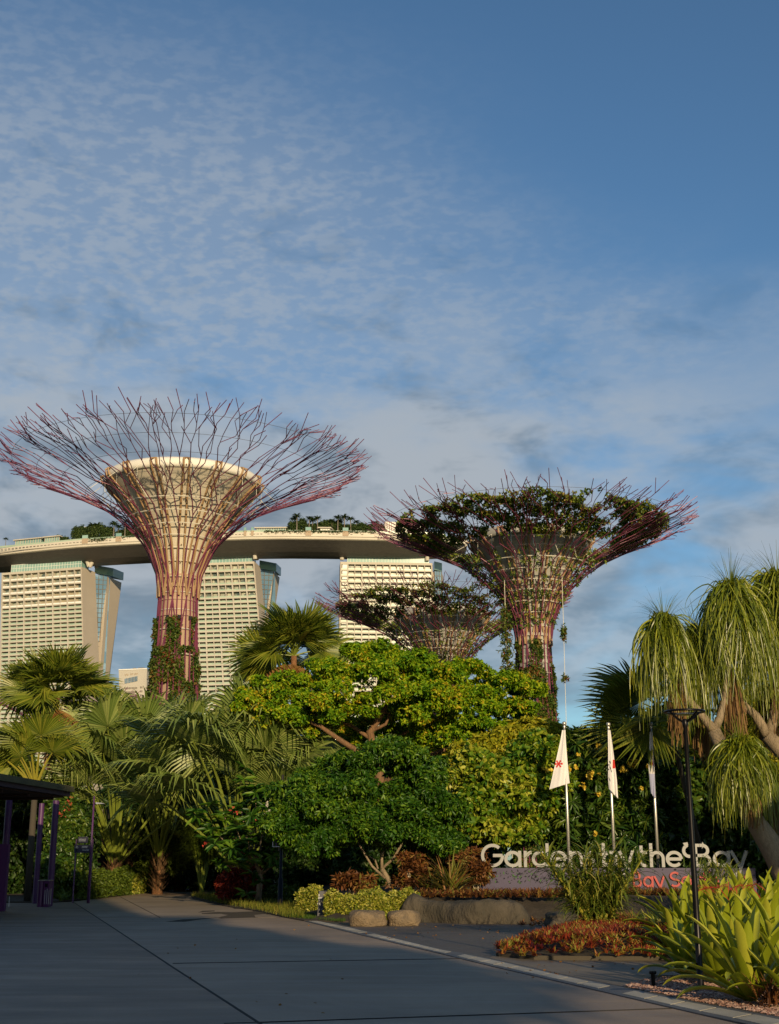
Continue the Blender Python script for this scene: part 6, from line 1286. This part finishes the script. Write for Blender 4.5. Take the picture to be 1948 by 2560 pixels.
c = at(1480, 1960, 47); T = bush('flowering_frangipani', 'dark shrub with long whorled leaves and yellow flower heads behind the flagpoles', 46.2, [(1450, 1930, 75, 60, 0), (1540, 1900, 60, 60, 0), (1420, 2030, 60, 70, 0), (1500, 2040, 80, 70, 0), (1600, 1960, 50, 70, 0), (1440, 1870, 36, 36, 0), (1590, 2060, 70, 60, 0), (1470, 2120, 70, 50, 0), (1560, 2130, 70, 45, 0)], 1300, .40, 'plumeria_leaves', 12, .24, 1.2, .3, dens_inner=.35, fold=.05, dd=1.0)
P = []
for x, y, s_, n in [(1503, 1865, 12, 9), (1370, 1926, 8, 7), (1425, 1922, 10, 7), (1440, 1918, 5, 4), (1476, 1938, 11, 9), (1556, 1925, 10, 8), (1575, 1912, 11, 9), (1585, 1902, 7, 6), (1460, 1967, 8, 6), (1500, 1985, 6, 5), (1606, 1971, 7, 5), (1352, 2017, 6, 3), (1485, 2085, 5, 6), (1446, 1887, 4, 4), (1620, 1917, 5, 4)]:
    P = np.array([list(at(x+R.normal(0, s_*.6), y+R.normal(0, s_*.35), 44.95+R.normal(0, .1))) for _ in range(n)]); V, F = whorls(P, R.normal(0, .4, P.shape)+np.array([0, -1, .4]), 5, .085, .07, 1.1, .1); mk('flower_cluster', V, F, 'petals_yellow', T)
bush('round_leaved_tree', 'dark round-leaved shrub between the right flagpole and the lamp', 47, [(1640, 1980, 50, 70, 0), (1700, 2010, 70, 80, 0), (1770, 2060, 70, 80, 0), (1840, 2100, 70, 70, 0), (1670, 2090, 60, 60, 0), (1720, 1940, 60, 40, 0), (1900, 2120, 60, 80, .5), (1900, 2000, 60, 70, .5), (1820, 1990, 60, 60, .5)], 3400, .24, 'plumeria_leaves', 6, .6, fold=.06, dens_inner=.4)
bush('yellow_tree', 'sunlit golden shrub behind the upper part of the black lamp', 49, [(1700, 1840, 60, 40, 0), (1780, 1870, 70, 50, 0), (1690, 1890, 50, 40, 0), (1860, 1800, 60, 60, 0), (1830, 1860, 60, 50, 0), (1920, 1850, 60, 60, 0), (1900, 1760, 50, 40, 0), (1740, 1930, 60, 30, 0)], 3400, .22, 'bright_yellow_leaves', 6, .42)
bush('green_bush', 'leafy dark bush rising below the hanging cable', 52, [(1450, 1870, 40, 40, 0), (1490, 1850, 30, 26, 0), (1420, 1900, 40, 40, 0), (1530, 1890, 40, 40, 0), (1620, 1880, 60, 40, 0), (1640, 1830, 50, 46, 0), (1690, 1800, 50, 40, 0)], 2300, .24, 'plumeria_leaves', 7, .45)
# beds along the rock wall
MZ = lambda x, y: .60
def bed(name, label, cat, x0, x1, y, D_, dep, n, L, W, mt, cl=8, **k):
    a, b = at(x0, y, D_), at(x1, y, D_); return strapbed(name, label, cat, [Vector((a.x, D_, 0)), Vector((b.x, D_, 0)), Vector((b.x, D_+dep, 0)), Vector((a.x, D_+dep, 0))], n, L, W, mt, z=MZ, cl=cl, **k)
bed('rust_groundcover', 'rust-brown low planting along the top of the rock wall', 'plants', 1050, 1420, 2240, 36.6, 3.2, 330, .26, .06, 'rust_leaves', kind='stuff', el=(.4, 1.4), bend=(.3, 1.2))
bed('rust_groundcover', 'rust-brown low planting under the silver and red lettering', 'plants', 1420, 1860, 2240, 38.5, 3.0, 300, .26, .06, 'rust_leaves', kind='stuff', el=(.4, 1.4), bend=(.3, 1.2))
def spiky(label, x, y, D_, n, L, W, mt, el=(.35, 1.45), bend=(.2, .8), z=.6, name='spiky_plant', stem=0, group=None):
    b = at(x, y, D_); T = thing(name, label, 'plant', (b.x, D_, z), group)
    P = np.tile([[b.x, D_, z]], (n, 1))+np.stack([R.normal(0, .08, n), R.normal(0, .08, n), R.uniform(0, .15+stem, n)], 1)
    V, F = straps(P, R.uniform(0, 2*pi, n), R.uniform(*el, n), L*R.uniform(.7, 1.1, n), R.uniform(*bend, n), W, 7, 'blade'); mk('foliage', V, F, mt, T); return T
spiky('spiky red and yellow flax clump on the bed left of the sign', 1130, 2225, 38.5, 80, 1.35, .065, 'flax_leaves')
spiky('smaller spiky flax clump between the rock wall end and the big flax', 1085, 2225, 39.5, 40, .9, .05, 'flax_leaves')
for x, y, rx, ry, lab, D_, mt in [(1030, 2180, 36, 40, 'open reddish shrub with pale stems right of the round tree trunk', 40.5, 'rust_leaves'), (1150, 2145, 60, 32, 'brownish bronze shrub left of the G of the sign', 43.5, 'rust_leaves'), (890, 2205, 45, 24, 'rusty red plants rising behind the clipped hedge', 40.5, 'rust_leaves'), (1190, 2180, 30, 30, 'low bronze shrub at the left end of the purple sign wall', 42, 'rust_leaves')]:
    c = at(x, y, D_); b = (c.x, D_, .5); bl = [PB(x, y, rx, ry, D_, .5), PB(x+rx*.4, y+ry*.3, rx*.6, ry*.7, D_, .5)]; g0 = Vector(b)
    tr = [([g0+Vector((R.normal(0, .05), 0, 0)), at(x+R.uniform(-.7, .7)*rx, y-ry*.1, D_)], [.02, .01]) for _ in range(7)]
    blobtree('bronze_shrub', lab, 'shrub', b, bl, 330, .19, mt, 'bronze-leaved shrubs on the raised bed', tr, k=5, W=.28, tm='stalk_white', lump=.5, lo=.35, clump=(6, .4))
b = Vector((18.6, 20, 0)); blobtree('sign_shade_tree', 'unseen tree added beyond the right frame edge to shade the end of the sign', 'tree', b, [(18.4, 20, 8.2, 1.5, 1.5, .9), (20.0, 20, 8.4, 1.5, 1.5, .9), (19.3, 21, 9.0, 1.2, 1.2, .7)], 1500, .3, 'dark_leaves', None, [([b, (18.8, 20, 7.8)], [.2, .1])], k=5)  # added out of view so its shadow dims the last letters
# big arching plant in front of the sign
b = gr(1492, 2352); T = thing('arching_plant', 'large arching strap-leaved plant standing before the middle of the sign', 'plant', b); P, A, E_ = [], [], []; st = MB()
for k in range(32):
    a = R.uniform(0, 2*pi); h = R.uniform(.7, 1.75); lean = R.uniform(.05, .85); q = b+Vector((cos(a)*lean*h, sin(a)*lean*h*.7, h)); st.tube([b+Vector((R.normal(0, .1), R.normal(0, .1), 0)), b.lerp(q, .5)+Vector((0, 0, .08)), q], [.035, .028, .015], 5)
    for j in range(46): P.append(b.lerp(q, R.uniform(.35, 1.02))+Vector((R.normal(0, .04), R.normal(0, .04), 0))); A.append(R.uniform(0, 2*pi))
n = len(P); V, F = straps(np.array(P), np.array(A), R.uniform(.3, 1.4, n), R.uniform(.45, .85, n), R.uniform(.9, 2.3, n), .040, 6, 'blade'); mk('foliage', V, F, 'arching_leaves', T); st.build('stems', 'stalk_yellow', T)
b2 = gr(1880, 2330); b2 = Vector((b2.x, 34, .2)); T = thing('arching_plant', 'smaller arching plant in front of the right end of the sign', 'plant', b2); n = 420
V, F = straps(np.tile([[b2.x, b2.y, .2]], (n, 1))+np.stack([R.normal(0, .35, n), R.normal(0, .25, n), R.uniform(.2, 1.25, n)], 1), R.uniform(0, 2*pi, n), R.uniform(.4, 1.4, n), R.uniform(.4, .7, n), R.uniform(1, 2.4, n), .03, 6, 'blade'); mk('foliage', V, F, 'arching_leaves', T)
# red bromeliad bed
RB = G((1232, 2392), (1330, 2402), (1640, 2404), (1700, 2395), (1660, 2345), (1560, 2318), (1470, 2325), (1400, 2345), (1290, 2370))
c0 = sum(RB, Vector((0, 0, 0)))/len(RB)
def rbz(x, y): 
    d = min(((x-(a.x+(b.x-a.x)*t))**2+(y-(a.y+(b.y-a.y)*t))**2)**.5 for a, b in zip(RB, RB[1:]+RB[:1]) for t in (0, .25, .5, .75)); return .05+.26*min(1, d/.8)
me = MB(); me.poly([(p.x*.97+c0.x*.03, p.y*.97+c0.y*.03) for p in RB][::1], .0, .07); tag(me.build('red_bed_edging', 'bark_dark'), kind='structure')
strapbed('red_bromeliads', 'low bed of small red and green rosettes in the dark paving', 'ground cover', RB, 1500, .16, .034, 'red_bromeliad_leaves', (.3, 1.3), (.2, 1.0), 'stuff', cl=12, nseg=3, z=rbz)
strapbed('orange_grass', 'tuft of orange dry grass between the red bed and the arching plant', 'grass', G((1450, 2330), (1590, 2330), (1590, 2318), (1450, 2318)), 1500, .42, .010, 'orange_grass', (1.0, 1.55), (.2, .9), 'stuff', nseg=4)
strapbed('low_greens', 'low mixed green plants under the arching plant', 'plants', G((1560, 2335), (1760, 2350), (1760, 2312), (1560, 2312)), 120, .5, .05, 'arching_leaves', (.5, 1.4), (.5, 1.4), 'stuff', cl=9)
strapbed('low_greens', 'leaf litter and creeping plants at the right end of the rock wall', 'plants', G((1300, 2318), (1400, 2322), (1430, 2305), (1320, 2300)), 50, .16, .04, 'rust_leaves', (.1, 1.0), (.2, 1), 'stuff', cl=7)
# gravel
GP_ = G((1560, 2468), (1739, 2506), (1948, 2545), (1990, 2550), (1990, 2440), (1700, 2440), (1610, 2452)); gx = [p.x for p in GP_]; gy = [p.y for p in GP_]
mat('pebble', (0.30, 0.17, 0.13), 0.8, (0.20, 0.11, 0.08), scale=9)
leafmat('pebbles', [(0, (0.16, 0.08, 0.06)), (.5, (0.30, 0.17, 0.13)), (1, (0.46, 0.33, 0.27))], 0, .8, .3)
def pebbles():
    V, F = [], []; n = 0; cnt = 0
    def ins(x, y):
        c = False; j = len(gx)-1
        for i in range(len(gx)):
            if ((gy[i] > y) != (gy[j] > y)) and x < (gx[j]-gx[i])*(y-gy[i])/(gy[j]-gy[i]+1e-12)+gx[i]: c = not c
            j = i
        return c
    base = np.array([(1, 0, 0), (0, 1, 0), (-1, 0, 0), (0, -1, 0), (0, 0, 1), (.7, .7, .35), (-.7, .7, .4), (-.7, -.7, .35), (.7, -.7, .4)])
    fs = [(0, 5, 4), (5, 1, 4), (1, 6, 4), (6, 2, 4), (2, 7, 4), (7, 3, 4), (3, 8, 4), (8, 0, 4)]
    while cnt < 5200:
        x, y = R.uniform(min(gx), max(gx)), R.uniform(min(gy), max(gy))
        if not ins(x, y): continue
        s = R.uniform(.012, .030); a = R.uniform(0, 2*pi); q = base*s*np.array([1, .8, .6])*R.uniform(.8, 1.2, (9, 1)); c_, s_ = cos(a), sin(a)
        q = np.stack([q[:, 0]*c_-q[:, 1]*s_+x, q[:, 0]*s_+q[:, 1]*c_+y, q[:, 2]+.014], 1); V.append(q); F += [tuple(i+n for i in f) for f in fs]; n += 9; cnt += 1
    tag(mk('gravel', np.concatenate(V), F, 'pebbles'), 'pink-brown gravel between the kerb and the strap-leaved plants', 'gravel', kind='stuff')
pebbles()
# fallen leaves on the paving
P = np.array([list(gr(R.uniform(900, 1350), R.uniform(2312, 2350))) for _ in range(60)]+[list(gr(R.uniform(1240, 1600), R.uniform(2405, 2440))) for _ in range(26)]+[list(gr(R.uniform(300, 1500), R.uniform(2270, 2540))) for _ in range(26)]); P[:, 2] = .02
V, F = leaves(P, np.stack([R.normal(0, 1, len(P)), R.normal(0, 1, len(P)), R.uniform(0, .2, len(P))], 1), .05, .03); tag(mk('fallen_leaves', V, F, 'palm_dead'), 'few dry leaves scattered on the paving', 'leaves', kind='stuff')
# ---------------------------------------------------------------- strap-leaved giant bromeliads
def brom(label, x, y, s=1.0, n=24, D_=None, lean=0, up=0, z=0, flower=False, name='giant_bromeliad'):
    b = gr(x, y) if D_ is None else Vector((at(x, y, D_).x, D_, z)); T = thing(name, label, 'bromeliad', b, 'giant strap-leaved bromeliads'); i = np.arange(n); g = i/n
    az = i*2.39996+R.normal(0, .15, n); el = 1.48-1.15*g**1.1+R.normal(0, .07, n)+up; L_ = s*(.78+.55*np.sin(pi*(.25+.6*g)))*R.uniform(.85, 1.1, n)*.88
    P = np.tile([[b.x, b.y, b.z+.02]], (n, 1))+np.stack([np.cos(az)*.05, np.sin(az)*.05, np.zeros(n)], 1)*s
    V, F = straps(P, az, el, L_, .35+1.0*g**1.5+R.normal(0, .12, n), .14*s, 12, 'strap', chan=.30, power=2.0); mk('foliage', V, F, 'bromeliad_leaves', T, smooth=True)
    if flower:
        m = MB(); q = Vector((b.x, b.y, b.z)); m.tube([q, q+Vector((-.05, 0, .6*s)), q+Vector((-.12, 0, .9*s)), q+Vector((-.25, 0, 1.06*s)), q+Vector((-.45, 0, 1.07*s)), q+Vector((-.62, 0, 1.0*s))], [.007, .007, .006, .006, .005, .004], 5); m.build('flower_stem', 'letter_red', T)
        n = 60; t = R.rand(n); P = np.stack([b.x-.1-.5*t, b.y+R.normal(0, .04, n), b.z+(1.08-.05*t)*s], 1); V, F = straps(P, R.uniform(0, 2*pi, n), R.uniform(-.4, .6, n), R.uniform(.12, .28, n), R.uniform(.2, 1, n), .014, 4, 'blade'); mk('flowers', V, F, 'petals_red', T)
    return T
for a in [('front giant bromeliad nearest the kerb, base in the gravel', 1880, 2508, 1.0, 26), ('giant bromeliad at the right edge, cut by the frame', 1965, 2470, 1.05, 26), ('giant bromeliad just right of the black lamp foot', 1800, 2462, .95, 24), ('drooping giant bromeliad left of the black lamp foot', 1722, 2446, .80, 24),
          ('leftmost tall giant bromeliad beside the tan paving', 1695, 2398, .90, 22), ('giant bromeliad directly behind the black lamp', 1760, 2400, 1.05, 24), ('giant bromeliad in the second row right of the lamp', 1850, 2410, 1.1, 24, None, 0, 0, 0, True), ('giant bromeliad with red flower stems at the right edge', 1930, 2405, 1.12, 24, None, 0, 0, 0, True),
          ('giant bromeliad in the back row left of the lamp', 1712, 2362, 1.15, 22), ('giant bromeliad in the back row right of the lamp', 1800, 2360, 1.2, 24), ('upright giant bromeliad in the back row under the trunk', 1880, 2350, 1.3, 24), ('giant bromeliad at the back right corner', 1955, 2350, 1.25, 24), ('small giant bromeliad pressed against the right frame edge', 1990, 2520, .8, 20)]:
    brom(*a)
spiky('low fine-leaved plant sprawling over the gravel in the right corner', 1930, 2520, 15.2, 60, .35, .03, 'rust_leaves', z=0)
# ---------------------------------------------------------------- ponytail palms
def head(x, y, D_, r, drop, n, dead=.12, up=True):
    """streaming ribbons that shoot up and hang down"""
    c = at(x, y, D_); az = R.uniform(0, 2*pi, n); t = np.linspace(0, 1, 13)[None]; v = np.abs(R.normal(.5, .35, n)); out = r*(.12+.9*R.rand(n)**.7)*R.uniform(.75, 1.15, n)
    ux = r*R.uniform(.15, .85, n); L_ = drop*R.uniform(.22, 1.0, n)
    rad = out[:, None]*(1-(1-t)**2.3); z = ux[:, None]*(np.sin(np.clip(t*3.3, 0, 1)*pi/2))-L_[:, None]*np.clip(t-.12, 0, 1)**1.25*1.1
    az2 = az[:, None]+R.normal(0, .55, n)[:, None]*t
    P = np.stack([c.x+rad*np.cos(az2), c.y+rad*np.sin(az2), c.z+z-(r*.32*out/r*R.uniform(.3, 1.6, n))[:, None]], -1)
    d = np.gradient(P, axis=1); s = np.cross(d, np.tile([0, 1, .25], (n, 13, 1))); s = unit(s+R.normal(0, .25, (n, 1, 3)))
    w = (.034*np.clip(1.15-t*.95, .15, 1))[..., None]/2*(D_/26)
    V = np.stack([P-s*w, P+s*w], 2).reshape(-1, 3); b = (np.arange(n)*26)[:, None]; F = np.concatenate([b+np.array([[2*i, 2*i+1, 2*i+3, 2*i+2]]) for i in range(12)])
    return V, F, c
def upshoot(x, y, D_, n, L_):
    c = at(x, y, D_); return straps(np.tile([list(c)], (n, 1)), R.uniform(0, 2*pi, n), R.uniform(.9, 1.5, n), L_*R.uniform(.6, 1.1, n), R.uniform(.1, 1.5, n), .030, 8, 'thin')
def deadskirt(x, y, D_, r, drop, n):
    c = at(x, y, D_); az = R.uniform(0, 2*pi, n); t = np.linspace(0, 1, 9)[None]; rr_ = r*R.uniform(.1, 1, n)[:, None]
    P = np.stack([c.x+rr_*np.sqrt(t)*np.cos(az)[:, None], c.y+rr_*np.sqrt(t)*np.sin(az)[:, None], c.z-drop*R.uniform(.5, 1.05, n)[:, None]*t], -1)+R.normal(0, .012, (n, 9, 3))
    s = unit(np.stack([R.normal(1, .3, n), R.normal(0, .5, n), R.normal(0, .2, n)], 1))[:, None]*.008*(D_/26); V = np.stack([P-s, P+s], 2).reshape(-1, 3)
    b = (np.arange(n)*18)[:, None]; F = np.concatenate([b+np.array([[2*i, 2*i+1, 2*i+3, 2*i+2]]) for i in range(8)]); return V, F
def ponytail(label, base, limbs, heads, name='ponytail_palm'):
    T = thing(name, label, 'palm', base, 'ponytail palms'); m = MB()
    for pts, rad in limbs: m.tube(pts, [q*1.5 for q in rad], 12)
    m.build('trunk', 'bark_tan', T, smooth=True)
    for (x, y, D_, r, drop, n, dr) in heads:
        q_ = D_/26; r *= q_*.9; drop *= q_*.92
        if dr: dr = (dr[0], dr[1], dr[2]*q_, dr[3]*q_, dr[4])
        V, F, c = head(x, y, D_, r, drop, n); parts = [(V, F)]; V2, F2 = upshoot(x, y-10, D_, 70, r*1.25); mk('leaf_head', *join([(V, F)]), 'ponytail_leaves', T); mk('young_shoots', V2, F2, 'ponytail_leaves', T)
        if dr: V, F = deadskirt(x+dr[0], y+dr[1], D_, dr[2], dr[3], dr[4]); mk('dead_leaves', V, F, 'ponytail_dead', T)
D_ = 41.5; base = Vector((at(2030, 2380, D_).x, D_, 0))
L1 = [([base, at(1990, 2220, D_), at(1925, 2110, D_), at(1870, 2025, D_), at(1850, 1950, D_), at(1815, 1890, D_), at(1785, 1825, D_)], [.42, .34, .25, .19, .16, .15, .14]), ([at(1787, 1828, D_), at(1760, 1795, D_), at(1715, 1740, D_), at(1675, 1620, D_)], [.11, .09, .08, .06]),
      ([at(1785, 1828, D_), at(1800, 1795, D_), at(1812, 1750, D_), at(1830, 1580, D_)], [.10, .085, .08, .07]), ([at(1870, 2030, D_), at(1855, 1960, D_-.3), at(1845, 1890, D_-.5)], [.12, .09, .07])]
ponytail('many-headed ponytail palm leaning in from the right, its trunk forked behind the black lamp', base, L1, [(1660, 1580, D_, .76, 2.3, 1050, (30, 120, .24, 1.3, 130)), (1742, 1610, D_+.8, .75, 2.6, 760, (10, 120, .22, 1.4, 110)), (1830, 1510, D_, .95, 2.7, 1250, (0, 170, .26, 1.7, 190)), (1850, 1895, D_-.6, .80, 1.75, 1000, (30, 60, .2, .9, 70))])
base = Vector((at(2120, 2380, D_).x, D_+1, 0))
L2 = [([base, at(2040, 2100, D_+1), at(1975, 1900, D_+1), at(1918, 1838, D_+1)], [.38, .28, .2, .16]), ([at(1918, 1838, D_+1), at(1890, 1790, D_+1), at(1850, 1755, D_+1.3), at(1800, 1700, D_+1.6)], [.12, .1, .08, .06]), ([at(1920, 1840, D_+1), at(1935, 1800, D_+1), at(1950, 1700, D_+1), at(1945, 1500, D_+1)], [.13, .12, .1, .08]),
      ([at(1960, 2200, D_+1), at(1940, 2080, D_+.5), at(1940, 1960, D_+.5)], [.13, .11, .09])]
ponytail('ponytail palm at the very right edge, cut by the frame', base, L2, [(1945, 1490, D_+1, 1.05, 2.9, 1200, (0, 160, .3, 1.6, 200)), (2010, 1560, D_+1, 1.0, 3.0, 600, None), (1945, 1960, D_+.5, .62, 1.6, 460, (0, 60, .3, .9, 100)), (1900, 1600, D_+2, .8, 2.1, 600, (10, 120, .3, 1.4, 140))])
# ---------------------------------------------------------------- unseen trees and an added block behind the viewer, shading the path
mat('block_wall', (0.45, 0.42, 0.38), 0.85)
sx = SDX = sdir[0]/sdir[1]       # x drift per metre of y towards the sun
def xedge(y): return 3.9+(y-14.2)*sx
HH = 25.5
T = thing('shade_block', 'large unseen block added behind the viewer to shade the path', 'shade block', (-20, -40, 0))  # added sun blocker out of view, sized for the shade on the path
m = MB(); y0 = -30; m.hexa([(-70, y0-14, 0), (xedge(y0)-3.0, y0-14, 0), (xedge(y0)-3.0, y0, 0), (-70, y0, 0)], [(-70, y0-14, SH), (xedge(y0)-3.0, y0-14, SH), (xedge(y0)-3.0, y0, SH), (-70, y0, SH)]); m.build('walls', 'block_wall', T)
m = MB(); m.box((-71, y0-15, SH+.01), (xedge(y0)-2.4, y0+1, SH+.8)); m.build('roof', 'roof_sheet', T)
m = MB(); m.box((-70, y0-12, SH+.81), (xedge(y0)-3.5, y0-2, HH)); m.build('upper_block', 'block_wall', T)  # added height carries the shade on to the left planting
for i, (x, y, h, r) in enumerate([(xedge(-26)-4.4, -26, 17.0, 2.4), (xedge(-26)-9.5, -26, 23.5, 3.6), (xedge(-26)-14, -27, 27, 4.4), (xedge(-26)-22, -27, 27, 4.6), (xedge(-26)-31, -27, 27, 4.8)]):
    bl = [(x, y, h-r, r, r, r), (x-r*.7, y, h-r*1.5, r*.8, r*.8, r*.8), (x+r*.6, y+.5, h-r*1.7, r*.8, r*.8, r*.7)]
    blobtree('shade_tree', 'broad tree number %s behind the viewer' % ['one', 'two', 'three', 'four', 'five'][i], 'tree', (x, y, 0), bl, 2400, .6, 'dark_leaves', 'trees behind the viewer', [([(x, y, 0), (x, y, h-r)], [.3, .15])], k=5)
